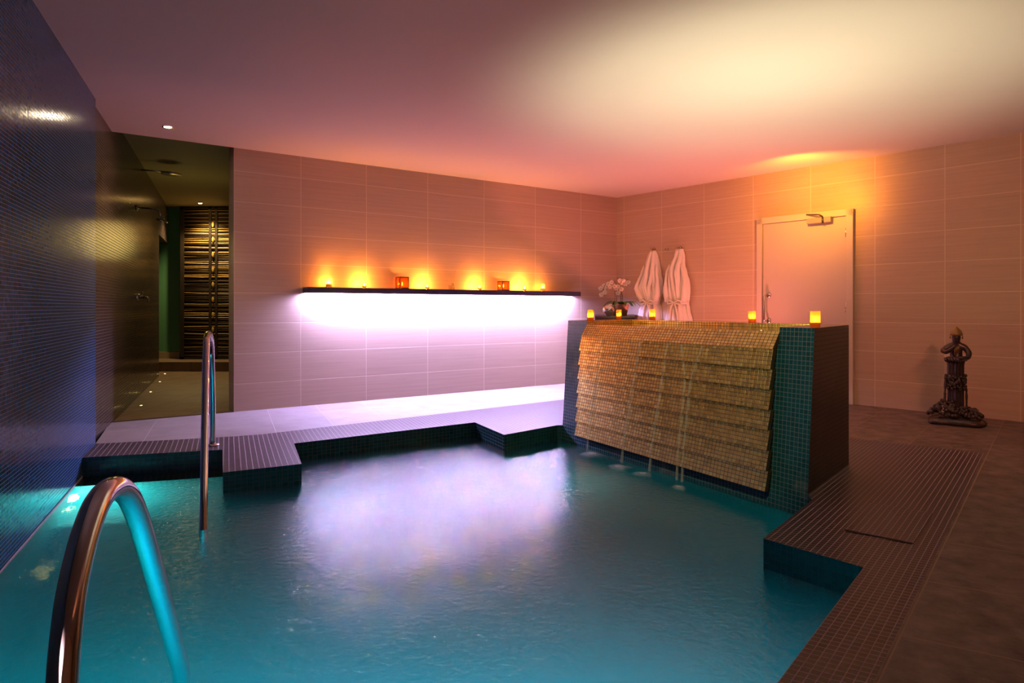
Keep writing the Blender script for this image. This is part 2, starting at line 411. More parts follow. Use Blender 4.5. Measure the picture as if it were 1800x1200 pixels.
# ------------------------------------------------------------------ waterfall block plan
A = fl(989, 747); B = fl(1420, 868); C = fl(1492, 815); D = A + (C - B) * 1.02
uf = (B - A).normalized(); nf = Vector((uf.y, -uf.x, 0))
if nf.dot(-A) < 0: nf = -nf
BAT = .064; TZ = .931
def face_pt(P, z): return Vector((P.x, P.y, 0)) - nf * (BAT * z) + Vector((0, 0, z))

# ------------------------------------------------------------------ pool outline on floor level
dr = Vector((960, 1150, 0)).normalized()     # right coping runs this way
p_l0 = on_line(154, L0, L0 + ul); p_l0 = fl(155, 803); p_l0 = L0 + ul * ((p_l0 - L0).dot(ul)) 
q1 = fl(391, 790); q2 = fl(392, 830); q3 = fl(530, 815); q4 = fl(517, 779); q5 = fl(835, 742); q6 = fl(886, 764); q7 = fl(980, 747)
r1 = fl(1428, 878); r2 = fl(1342, 946); r3 = fl(1518, 997); r4 = r3 - dr * 2.63
n1 = L0 + ul * -2.45
OUT = [n1, p_l0, q1, q2, q3, q4, q5, q6, q7, A, B, r1, r2, r3, r4]
# stone / mosaic boundaries
m_l = lw(168); mL = [m_l, fl(390, 768), fl(460, 763), fl(990, 702)]
mR = [fl(1493, 769), fl(1731, 797), fl(1701, 860), fl(1534, 1200)]
mRn = mR[3] - (mR[2] - mR[3]).normalized() * 2.0

def uvb(e1, e2, O, s1, s2):
    det = e1.x * e2.y - e1.y * e2.x
    def f(p):
        d = Vector(p) - O
        return ((d.x * e2.y - d.y * e2.x) / det / s1, (e1.x * d.y - e1.y * d.x) / det / s2)
    return f
el = Vector((-500, 1150, 0)).normalized()
er2 = Vector((-2000, 1150, 0)).normalized()
uv_lm = uvb(ub, el, q2, .037, .032)
uv_ls = uvb(ub, el, on_line(470, BW0, BWC), .50, .47)
uv_rm = uvb(dr, er2, r3, .030, .0275)
uv_rs = uvb(dr, er2, fl(1583, 1116), .54, .50)
def poly(mb, pts, uvf, z=0, mi=0):
    """triangulated flat polygon with planar UVs"""
    from mathutils.geometry import tessellate_polygon
    tri = tessellate_polygon([[Vector((p.x, p.y, 0)) for p in pts]])
    for t in tri:
        q = [pts[i] for i in t]
        ar = (q[1].x - q[0].x) * (q[2].y - q[0].y) - (q[1].y - q[0].y) * (q[2].x - q[0].x)
        if ar < 0: q = q[::-1]
        mb.face([(p.x, p.y, z) for p in q], [uvf(Vector((p.x, p.y, 0))) for p in q], mi=mi)
# left mosaic coping
mb = MB()
behind = A + ub * .0
poly(mb, [p_l0, q1, q2, q3, q4, q5, q6, q7, A, A + (D - A) * .9, mL[3] + ub * .6, mL[3], mL[2], mL[1], mL[0]], uv_lm)
struct(mb.build('floor_left_coping', M['coping']))
mb = MB()
bb = BW0 - nb * .0
f0 = on_line(213, BW0 , BWC)
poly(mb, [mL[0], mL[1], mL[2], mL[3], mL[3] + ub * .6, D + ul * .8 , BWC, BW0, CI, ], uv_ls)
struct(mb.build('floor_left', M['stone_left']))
mb = MB()
poly(mb, [A, B, r1, r2, r3, r4, mRn, mR[3], mR[2], mR[1], mR[0], C + (mR[0] - C) * .02, D, A + (D - A) * .9][1:12] + [C], uv_rm)
struct(mb.build('floor_right_coping', M['coping']))
mb = MB()
poly(mb, [mRn, mR[3], mR[2], mR[1], mR[0], C + (mR[0] - C) * .02, C, D, D + ul * .8, BWC, WR_END, WR_END * .5 + r4 * .5], uv_rs)
poly(mb, [r4, mRn, WR_END * .5 + r4 * .5, WR_END, LN, n1], uv_rs)
struct(mb.build('floor', M['stone']))
# hall floor with its low step
mb = MB(); hs = 10.75
HL = LD - nl * .3 + ul * 3; HR = g + ul * 1
y2 = lambda X: hs
def uvh(p): return (p.x / .6 + .3, p.y / .6)
poly(mb, [CI, BW0, end + ub * .05, Vector((-3.3, hs, 0)), Vector((-6.6, hs, 0))], uvh, z=-.004)
mb.face([(-6.6, hs, 0), (-3.3, hs, 0), (-3.3, hs, .15), (-6.6, hs, .15)], [(0, 0.1), (5, .1), (5, .35), (0, .35)])
mb.face([(-6.6, hs, .15), (-3.3, hs, .15), (-3.3, YE + .1, .15), (-6.6, YE + .1, .15)], [(0, 0.1), (5, .1), (5, 1), (0, 1)])
struct(mb.build('floor_hall', M['hall_floor']))
mb = MB(); d_ = (BW0 - CI); mb.box((0, 0, 0), (d_.length, .03, .012), Matrix.Translation((CI + BW0) / 2 - nb * .01) @ Matrix.Rotation(math.atan2(ub.y, ub.x), 4, 'Z'))
struct(mb.build('trim_1', M['darkmetal']))

# ------------------------------------------------------------------ pool shell
nw_ = nl if nl.x > 0 else -nl
PD = -1.25
mb = MB()
def riser(P, Q, mi=0, pu=.0275, z0=0.0, zb=PD):
    l = (Q - P).length
    zs = [z0, WZ - .0, zb]
    for a, b in zip(zs[:-1], zs[1:]):
        k = 0 if a > WZ - 1e-6 else 1
        mb.face([(P.x, P.y, b), (Q.x, Q.y, b), (Q.x, Q.y, a), (P.x, P.y, a)], [(0, b / .0275), (l / pu, b / .0275), (l / pu, a / .0275), (0, a / .0275)], mi=k)
seq = [p_l0, q1, q2, q3, q4, q5, q6, q7, A]
for P, Q in zip(seq[:-1], seq[1:]): riser(P, Q, pu=.036)
seq = [r1, r2, r3, r4, n1]
for P, Q in zip(seq[:-1], seq[1:]): riser(P, Q)
mb.face([(P_.x, P_.y, z_) for P_, z_ in ((n1 + nw_ * .004, PD), (p_l0 + nw_ * .004, PD), (p_l0 + nw_ * .004, WZ - .004), (n1 + nw_ * .004, WZ - .004))], [(0, PD / .0275), (150, PD / .0275), (150, WZ / .0275), (0, WZ / .0275)], mi=1)
# below the waterfall block
seq = [A, B, r1]
ul0 = (B - A).length / .0275
pa = [face_pt(A, PD), face_pt(B, PD)]; pb = [face_pt(A, WZ), face_pt(B, WZ)]
mb.face([pa[0], pa[1], pb[1], pb[0]], [(0, PD / .0275), (ul0, PD / .0275), (ul0, WZ / .0275), (0, WZ / .0275)], mi=1)
riser(B, r1)
poly(mb, OUT, lambda p: (p.x / .3, p.y / .3), z=PD, mi=2)
mosaic = mb.build('pool_shell', [M['riser'], M['pool_in'], M['pool_floor']])
struct(mosaic)
mb = MB(); zz_ = WZ + .004
for k_, (a_, b_) in enumerate([(n1, p_l0)]):
    mb.face([(a_.x + nw_.x * .005, a_.y + nw_.y * .005, zz_ - .012), (b_.x + nw_.x * .005, b_.y + nw_.y * .005, zz_ - .012), (b_.x + nw_.x * .003, b_.y + nw_.y * .003, zz_ + .006), (a_.x + nw_.x * .003, a_.y + nw_.y * .003, zz_ + .006)])
struct(mb.build('trim_2', M['scum']))
# underwater steps in the far left corner
mb = MB()
def stp(d0, d1, zt, tm=0):
    e = el
    a = p_l0 - ul * d0; b = q1 - (q1 - q2).normalized() * d0
    c = q1 - (q1 - q2).normalized() * d1; d = p_l0 - ul * d1
    l = (b - a).length / .037
    f = lambda P, z: (P.x, P.y, z)
    mb.face([f(d, zt), f(c, zt), f(b, zt), f(a, zt)], [(0, 0), (l, 0), (l, (d1 - d0) / .03), (0, (d1 - d0) / .03)], mi=tm)
    mb.face([f(d, PD), f(c, PD), f(c, zt), f(d, zt)], [(0, PD / .03), (l, PD / .03), (l, zt / .03), (0, zt / .03)], mi=1)
stp(0, .26, WZ - .012)
stp(.26, .80, -.50, 1)
struct(mb.build('pool_steps', [M['riser'], M['pool_in']]))
# pool water
mb = MB(); n = len(OUT)
top = [Vector((p.x, p.y, WZ)) for p in OUT]
# waterline of the battered block face
top[OUT.index(A)] = face_pt(A, WZ); top[OUT.index(B)] = face_pt(B, WZ)
poly(mb, top, lambda p: (p.x, p.y), z=WZ)
cen = sum(top, Vector()) / n
lowz = PD + .004
for i in range(n):
    a, b = top[i], top[(i + 1) % n]
    mb.face([(b.x, b.y, WZ), (a.x, a.y, WZ), (a.x, a.y, lowz), (b.x, b.y, lowz)])
poly(mb, top, lambda p: (p.x, p.y), z=lowz)
for k_ in range(len(mb.f) - (n - 2), len(mb.f)): mb.f[k_] = mb.f[k_][::-1]
w = mb.build('pool_water', M['water'])
tag(w, 'turquoise glowing water filling the sunken pool', 'water', kind='stuff')
#SPLIT
# ------------------------------------------------------------------ waterfall block
wf = thing('waterfall_fountain', 'tall mosaic fountain block whose gold tiled front spills water into the pool', 'fountain')
LEN = (B - A).length
S0, S1 = .285, 2.235
def fp(s, o, z): # along the face, forward offset, height
    p = A + uf * s + nf * o; return Vector((p.x, p.y, z))
def bl(s, z, back=0): return fp(s, -BAT * z - back, z)
mb = MB(); q = .0275; zb = WZ - .02
def bq(s0, s1, z0, z1, back=0): mb.face([bl(s0, z0, back), bl(s1, z0, back), bl(s1, z1, back), bl(s0, z1, back)], [(s0 / q, z0 / q), (s1 / q, z0 / q), (s1 / q, z1 / q), (s0 / q, z1 / q)])
WTOP = .900
bq(0, S0, zb, TZ); bq(S0, S1, zb, WTOP - .01, .0); bq(S1, LEN, zb, TZ)
# the right flank is stepped: an inner strip stands back a little
body = mb.build('front_face', M['flank'], wf)
mb = MB()
def vq(P, Q, z0, z1, pu=.0275, mi=0):
    l = (Q - P).length; mb.face([(P.x, P.y, z0), (Q.x, Q.y, z0), (Q.x, Q.y, z1), (P.x, P.y, z1)], [(0, z0 / pu), (l / pu, z0 / pu), (l / pu, z1 / pu), (0, z1 / pu)], mi=mi)
Bt = bl(LEN, TZ); At = bl(0, TZ)
l = (C - B).length
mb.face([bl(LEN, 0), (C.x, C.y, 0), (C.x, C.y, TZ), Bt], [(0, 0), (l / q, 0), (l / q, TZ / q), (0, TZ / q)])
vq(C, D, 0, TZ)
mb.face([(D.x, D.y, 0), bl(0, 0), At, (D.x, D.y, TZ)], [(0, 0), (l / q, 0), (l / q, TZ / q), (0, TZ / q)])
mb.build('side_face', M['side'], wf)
# top: flank slabs, rear rim; gold lined trough
def back(s, z):          # matching point on the rear edge CD
    t = s / LEN; p = D + (C - D) * t; return Vector((p.x, p.y, z))
def mix(a, b, t): return a + (b - a) * t
mb = MB()
def tq(s0, s1, t0, t1, z=TZ):
    P = [mix(bl(s0, z), back(s0, z), t0), mix(bl(s1, z), back(s1, z), t0), mix(bl(s1, z), back(s1, z), t1), mix(bl(s0, z), back(s0, z), t1)]
    mb.face(P, [(s0 / q, t0 * l / q), (s1 / q, t0 * l / q), (s1 / q, t1 * l / q), (s0 / q, t1 * l / q)])
tq(0, S0, 0, 1); tq(S1, LEN, 0, 1); tq(S0, S1, .90, 1)
mb.build('top_rim', M['coping'], wf)
mb = MB(); zt = .72
def gq(P, Q, z0, z1):
    ll = (Q - P).length; g = .03
    mb.face([(P.x, P.y, z0), (Q.x, Q.y, z0), (Q.x, Q.y, z1), (P.x, P.y, z1)], [(0, z0 / .02), (ll / g, z0 / .02), (ll / g, z1 / .02), (0, z1 / .02)])
a = mix(bl(S0, TZ), back(S0, TZ), .90); b = mix(bl(S1, TZ), back(S1, TZ), .90)
gq(a, b, zt, TZ)
c_ = bl(S0, TZ); gq(c_, a, zt, TZ); d_ = bl(S1, TZ); gq(b, d_, zt, TZ)
mb.face([(c_.x, c_.y, zt), (d_.x, d_.y, zt), (b.x, b.y, zt), (a.x, a.y, zt)], [(0, 0), (60, 0), (60, 20), (0, 20)])
gq(bl(S0, WTOP) , bl(S1, WTOP), zt, WTOP - .012)
mb.build('trough', M['gold'], wf)
mb = MB(); mb.face([(c_.x, c_.y, WTOP), (d_.x, d_.y, WTOP), (b.x, b.y, WTOP), (a.x, a.y, WTOP)])
bwtr = mb.build('trough_water', M['basin_water'], wf); tag(bwtr, 'thin sheet of clear water')
# gold cap and seven shingles
def gold_piece(name, prof, rows, label=None, phase=0):
    mb = MB(); nC = 66
    for i in range(len(prof) - 1):
        (o0, z0, v0), (o1, z1, v1) = prof[i], prof[i + 1]
        mb.face([fp(S0, o1, z1), fp(S1, o1, z1), fp(S1, o0, z0), fp(S0, o0, z0)], [(phase, v1), (phase + nC, v1), (phase + nC, v0), (phase, v0)])
    # closed ends
    for s in (S0, S1):
        P = [fp(s, o, z) for o, z, v in prof]; Bk = [fp(s, o - .03, z) for o, z, v in prof]
        for i in range(len(P) - 1):
            fc = [P[i], P[i + 1], Bk[i + 1], Bk[i]]
            mb.face(fc if s == S0 else fc[::-1], [(0.02, 0.02)] * 4)
    return mb.build(name, M['gold'], wf)
gold_piece('gold_cap', [(-.085, WTOP - .002, 0), (-.060, WTOP + .004, .02), (.004, .800, 6), (-.016, .798, 6.6)], 6)
zS = .800; hS = (.800 + .035) / 7
for i in range(7):
    z1 = zS - i * hS; z0 = z1 - hS
    ob = .002 + .054 * (i / 7); o1 = .002 + .054 * ((i + 1) / 7) + .017
    gold_piece('gold_shingle', [(ob - .006, z1 + .004, 0), (o1, z0 - .0, 5 if i < 6 else 5), (o1 - .02, z0 - .001, 5.6)], 5, phase=.13 * i)
# streams running over the gold, and where they land
def stream(spx, w0, lab):
    mb = MB(); k = 0
    zs = [.80 - .0278 * j for j in range(34)]
    for part in spx:
        rows = []
        pts = []
        for z in [.79, .74, .69] + [.69 - .0825 * j for j in range(1, 9)] + [-.036, -.08, WZ]:
            t = (.8 - z) / .835
            o = .006 + .058 * min(1, t) + .008
            if z < -.03: o = .068
            s = part(t)
            w = w0 * (1 + .25 * math.sin(9 * t + 3))
            pts.append((s, o, z, w))
        R = []
        for s, o, z, w in pts:
            R.append([fp(s - w, o - .006, z), fp(s - w * .5, o + .001, z), fp(s, o + .003, z), fp(s + w * .5, o + .001, z), fp(s + w, o - .006, z)])
        mb.grid(R)
    o_ = mb.build('water_stream', M['water_run'])
    tag(o_, lab, 'water stream', 'streams running down the gold mosaic')
    return o_
def foam(px, py, rx, ry, lab):
    c = fl(px, py, WZ); mb = MB(); rnd = random.Random(px); rows = []
    for r in (.02, .25, .5, .75, 1.0):
        rows.append([(c.x + rx * r * math.cos(a) * (1 + .18 * math.sin(3 * a + px) * r), c.y + ry * r * math.sin(a) * (1 + .2 * math.sin(4 * a + px) * r), WZ + .002 + .012 * (1 - r * r)) for a in [2 * PI * k / 24 for k in range(24)]])
    mb.grid(rows, closed_u=True); o = mb.build('foam_patch', M['foam']); tag(o, lab, 'foam', 'foam where streams meet the pool')
foam(1040, 799, .10, .12, 'white foam under the leftmost stream at the foot of the fountain')
foam(1088, 822, .09, .10, 'white foam under the second stream at the foot of the fountain')
foam(1130, 834, .07, .08, 'white foam under the middle stream at the foot of the fountain')
foam(1194, 858, .05, .07, 'white foam under the forked stream at the foot of the fountain')
def s_of(px): # position along the face of an image column
    P = on_line(px, A + nf * .03, B + nf * .03); return (P - A).dot(uf)
stream([lambda t: s_of(1055) - .12 * t], .012, 'thin white stream at the far left of the gold mosaic front')
stream([lambda t: s_of(1122) - .14 * t], .015, 'pale stream left of the middle on the gold mosaic front')
stream([lambda t: s_of(1170) - .12 * t], .012, 'faint stream at the middle of the gold mosaic front')
stream([lambda t: s_of(1207) + .0 * t - .02 - .05 * max(0, .28 - t)*4 if t < .28 else s_of(1207) - .02 - .05 * (t - .28), lambda t: s_of(1232) - .1 * min(t, .28) / .28 + (0 if t < .28 else -.05 * (t - .28))], .011, 'forked bright stream right of the middle on the gold mosaic front')

# ------------------------------------------------------------------ shelf on the back wall
angb = math.atan2(ub.y, ub.x); angr = math.atan2(ur.y, ur.x)
SZ = 1.262
pl = bw(541, .17); pr = bw(1021, .17)
cL = (pl - BW0).dot(ub); cR = (pr - BW0).dot(ub)
sh = thing('wall_shelf', 'long dark wall shelf with white light glowing beneath it', 'shelf', (BW0.x, BW0.y, 0), angb)
mb = MB(); mb.box(((cL + cR) / 2, -.085, SZ - .010), (cR - cL, .17, .020)); bevel(mb.build('shelf_board', M['shelf'], sh), .002)
mb = MB(); mb.box(((cL + cR) / 2, -.163, SZ - .041), (cR - cL, .014, .042)); mb.build('front_lip', M['shelf'], sh)
mb = MB(); mb.box(((cL + cR) / 2 - .02, -.075, SZ - .030), (cR - cL - .16, .03, .014)); mb.build('light_strip', M['led'], sh)
mb = MB()
for x in (cL + .006, cR - .006):
    mb = MB(); mb.box((x, -.078, SZ - .041), (.012, .156, .042)); mb.build('end_cap', M['shelf'], sh)

# ------------------------------------------------------------------ candles and things on the shelf
lamps = []
def candle(name, label, loc, r=.027, h=.095, glass='glass_o', group=None, e=3.0, lvl=.35):
    t = thing(name, label, 'candle', loc, 0, group)
    mb = MB(); mb.lathe([(r * .1, 0.0), (r, 0), (r, h), (r - .002, h), (r - .002, .004), (r * .1, .004)], seg=20)
    mb.build('glass', M[glass], t)
    mb = MB(); mb.lathe([(.0005, .005), (r * .86, .005), (r * .86, h * lvl), (.0005, h * lvl)], seg=16); mb.build('wax', M['wax'], t)
    mb = MB(); mb.lathe([(.0005, 0), (.004, .006), (.0048, .011), (.003, .019), (.0004, .026)], (0, 0, h * lvl + .002), seg=10); mb.build('flame', M['flame'], t)
    lamps.append((Vector(loc) + Vector((0, 0, h * lvl + .014)), e))
    return t
def tealight(label, loc, e=4, group=None):
    t = thing('tealight', label, 'candle', loc, 0, group)
    mb = MB(); mb.lathe([(.001, 0), (.021, 0), (.026, .026), (.024, .026), (.019, .004), (.001, .004)], seg=18); mb.build('holder', M['glass_d'], t)
    mb = MB(); mb.lathe([(.0005, .004), (.018, .004), (.021, .018), (.0005, .018)], seg=14); mb.build('wax', M['wax'], t)
    mb = MB(); mb.lathe([(.0005, 0), (.006, .008), (.0075, .014), (.004, .026), (.0004, .036)], (0, 0, .019), seg=10); mb.build('flame', M['flame'], t)
    lamps.append((Vector(loc) + Vector((0, 0, .05)), e))
    return t
def lantern(label, loc, w=.10, h=.135, e=2.5):
    t = thing('candle_lantern', label, 'lantern', loc, angb, 'square lanterns on the wall shelf')
    mb = MB()
    for a in (-1, 1):
        for b in (-1, 1): mb.box((a * w / 2, b * w / 2, h / 2), (.007, .007, h))
    for z in (.006, h - .004):
        mb.box((0, -w / 2, z), (w, .008, .010)); mb.box((0, w / 2, z), (w, .008, .010)); mb.box((-w / 2, 0, z), (.008, w, .010)); mb.box((w / 2, 0, z), (.008, w, .010))
    mb.box((0, 0, .004), (w, w, .008)); mb.build('frame', M['iron'], t)
    mb = MB()
    for a in (-1, 1): mb.box((a * (w / 2 - .004), 0, h / 2), (.002, w - .01, h - .012)); mb.box((0, a * (w / 2 - .004), h / 2), (w - .01, .002, h - .012))
    mb.build('glass', M['glass_d'], t)
    mb = MB(); mb.lathe([(.0005, .009), (.022, .009), (.022, .035), (.0005, .035)], seg=14); mb.build('wax', M['wax'], t)
    mb = MB(); mb.lathe([(.0005, 0), (.007, .008), (.009, .016), (.005, .032), (.0004, .048)], (0, 0, .036), seg=10); mb.build('flame', M['flame'], t)
    lamps.append((Vector(loc) + Vector((0, 0, .06)), e))
    return t
def on_shelf(px, off=.085):
    p = bw(px, off); return (p.x, p.y, SZ + .0005)
candle('candle', 'clear glass votive candle at the left end of the wall shelf', on_shelf(578), .034, .10, 'glass_c', 'tall glass candles on the wall shelf', e=5, lvl=.4)
candle('candle', 'clear glass votive candle at the right end of the wall shelf', on_shelf(954), .030, .098, 'glass_c', 'tall glass candles on the wall shelf', e=2.4, lvl=.4)
tealight('bare tealight between the left end candle and the left lantern', on_shelf(640, .12), 5, 'tealights on the wall shelf')
tealight('bare tealight between the left lantern and the reed diffuser', on_shelf(751, .12), 5, 'tealights on the wall shelf')
tealight('bare tealight between the reed diffuser and the right lantern', on_shelf(843, .12), 5, 'tealights on the wall shelf')
tealight('bare tealight just right of the right lantern', on_shelf(922, .12), 6, 'tealights on the wall shelf')
lantern('dark framed square lantern left of the reed diffuser', on_shelf(707), .108, .135, 3)
lantern('smaller brown square lantern right of the reed diffuser', on_shelf(885), .104, .118, 3)
rd = thing('reed_diffuser', 'glass reed diffuser with thin sticks at the middle of the wall shelf', 'diffuser', on_shelf(796), angb)
mb = MB(); mb.lathe([(.001, 0), (.024, 0), (.026, .05), (.012, .06), (.011, .078), (.009, .078), (.01, .06), (.022, .048), (.021, .004), (.001, .004)], seg=18); mb.build('bottle', M['glass_c'], rd)
mb = MB(); mb.lathe([(.0125, .06), (.0135, .06), (.0135, .08), (.0115, .08)], seg=16); mb.build('collar', M['silver'], rd)
for a, b in ((-.12, .03), (-.085, .01), (.03, -.02), (.055, .03), (-.02, -.03)):
    mb = MB(); mb.tube([(0, 0, .01), (a, b, .235)], .0014, 6); mb.build('reed', M['reed'], rd)
cg = thing('glass_cup', 'small empty clear glass cup beside the reed diffuser', 'glass', on_shelf(791, .12))
mb = MB(); mb.lathe([(.001, 0), (.014, 0), (.018, .045), (.016, .045), (.012, .004), (.001, .004)], seg=16); mb.build('cup', M['glass_c'], cg)

# candles round the fountain top
def top_pt(px, t, z=TZ):
    P = A + (D - A) * t; Q = B + (C - B) * t
    p = on_line(px, P, Q); return (p.x, p.y, z + .0005)
gr = 'orange glass candles on the fountain'
candle('candle', 'frosted orange candle on the fountain top at its near right corner', top_pt(1433, .12), .027, .095, 'glass_o', gr, 2.4)
candle('candle', 'frosted orange candle on the rear rim in front of the door', top_pt(1322, .95), .027, .088, 'glass_o', gr, 2.2)
candle('candle', 'frosted candle on the rear rim in front of the left bathrobe', top_pt(1147, .95), .027, .100, 'glass_o', gr, 2.2)
candle('candle', 'pale frosted candle on the far left corner of the fountain top', top_pt(1038, .08), .028, .098, 'glass_o', gr, 2.4)
candle('candle', 'frosted candle standing before the orchid pots', top_pt(1088, .93), .025, .095, 'glass_o', gr, 1.6)

# ------------------------------------------------------------------ corner counter with orchids
KZ = .95
cc = thing('corner_counter', 'low dark counter in the far corner carrying the orchid pots', 'counter', (0, 0, 0))
def pk(px, Y): return Vector(((px - CX) / F * Y, Y, 0))
K = [bw(1035, .01), BWC + nb * .01 + nr * .01, rw(1114, .01), pk(1116, 7.35), pk(1046, 7.35)]
mb = MB()
def prism(mb, P, z0, z1):
    poly(mb, P, lambda p: (p.x, p.y), z=z1)
    for i in range(len(P)):
        a, b = P[i], P[(i + 1) % len(P)]; mb.face([(a.x, a.y, z0), (b.x, b.y, z0), (b.x, b.y, z1), (a.x, a.y, z1)])
prism(mb, K, KZ - .04, KZ); mb.build('top', M['shelf'], cc)
mb = MB(); cK = sum(K, Vector()) / 5; prism(mb, [cK + (p - cK) * .95 for p in K], 0, KZ - .04); mb.build('cabinet', M['porcelain'], cc)
def kloc(px, Y): p = pk(px, Y); return (p.x, p.y, KZ + .0005)
vs = thing('round_vase', 'round silvery glass vase left of the orchid planter', 'vase', kloc(1070, 7.55))
mb = MB(); mb.lathe([(.001, 0), (.03, 0), (.032, .006), (.06, .035), (.07, .07), (.06, .105), (.035, .125), (.03, .125), (.054, .1), (.06, .07), (.03, .02), (.001, .01)], seg=28); mb.build('body', M['silver'], vs)
bo = thing('ceramic_bowl', 'pale ceramic crescent sided bowl between silvery vase and brown planter', 'bowl', kloc(1079, 7.98))
mb = MB(); mb.lathe([(.001, 0), (.035, 0), (.05, .03), (.062, .08), (.07, .14), (.066, .14), (.056, .08), (.04, .03), (.001, .02)], seg=24); mb.build('body', M['ceramic'], bo)
orc = thing('potted_orchid', 'white orchids with arching stems in a brown planter in the corner', 'plant', kloc(1094, 7.7))
mb = MB(); mb.lathe([(.001, 0), (.050, 0), (.078, .13), (.080, .135), (.074, .135), (.05, .02), (.001, .02)], seg=26); mb.build('planter', M['basket'], orc)
mb = MB(); random.seed(3)
for i in range(11):
    a = i * 2 * PI / 11 + .2; L_ = .14 + .05 * random.random(); rows = []
    if math.cos(a) < -.2: L_ += .06
    for k in range(7):
        t = k / 6; w = .028 * math.sin(PI * min(.98, t * .9 + .1)) + .002
        c = Vector((math.cos(a), math.sin(a), 0)) * (.02 + L_ * t) + Vector((0, 0, .13 + .05 * math.sin(PI * t * .9) - .03 * t * t))
        sd = Vector((-math.sin(a), math.cos(a), 0)) * w
        rows.append([c - sd, c + Vector((0, 0, -.006)), c + sd])
    mb.grid(rows)
mb.build('leaves', M['leaf'], orc)
def blossom(mb, c, s, d, mi=0):
    d = d.normalized(); a = Vector((0, 0, 1)); x = a.cross(d); x = x.normalized() if x.length > .01 else Vector((1, 0, 0)); y = d.cross(x)
    for k in range(5):
        th = PI / 2 + k * 2 * PI / 5; wv = s * (.62 if k in (1, 4) else .42)
        dirv = x * math.cos(th) + y * math.sin(th); sv = x * -math.sin(th) + y * math.cos(th); rows = []
        for i in range(5):
            t = i / 4; w = wv * math.sin(PI * (.12 + .83 * t)); cc_ = c + dirv * s * t + d * (.25 * s * math.sin(PI * t) * .6)
            rows.append([cc_ - sv * w - d * .1 * s, cc_, cc_ + sv * w - d * .1 * s])
        mb.grid(rows, mi=0)
    mb.ball(c + d * s * .15, s * .16, 6, 4, mi=1)
sc_ = 7.7 / F
O = Vector(orc.location)
stems = [[(1080, 540), (1081, 520), (1080, 503), (1074, 495), (1064, 500), (1058, 512)], [(1084, 540), (1084, 515), (1083, 500), (1080, 494)],
         [(1090, 540), (1092, 515), (1090, 498), (1096, 490), (1105, 492)], [(1094, 540), (1094, 520), (1091, 508), (1087, 505)]]
for st in stems:
    mb = MB(); mb.tube([at(x, y, 7.7 - .03 * i) - O for i, (x, y) in enumerate(st)], .0035, 6); mb.build('stem', M['stem'], orc)
random.seed(11)
for (x, y) in [(1057, 518), (1063, 514), (1056, 507), (1062, 502), (1069, 499), (1072, 504), (1066, 508), (1080, 503), (1086, 503), (1083, 507), (1092, 508), (1086, 515), (1092, 497), (1099, 499), (1104, 496), (1089, 493), (1096, 493), (1075, 496)]:
    mb = MB(); blossom(mb, at(x, y, 7.62 + random.uniform(-.05, .08)) - O, .030, Vector((random.uniform(-.6, .5), -1, random.uniform(-.5, .3))))
    mb.build('blossom', [M['petal'], M['lip']], orc)

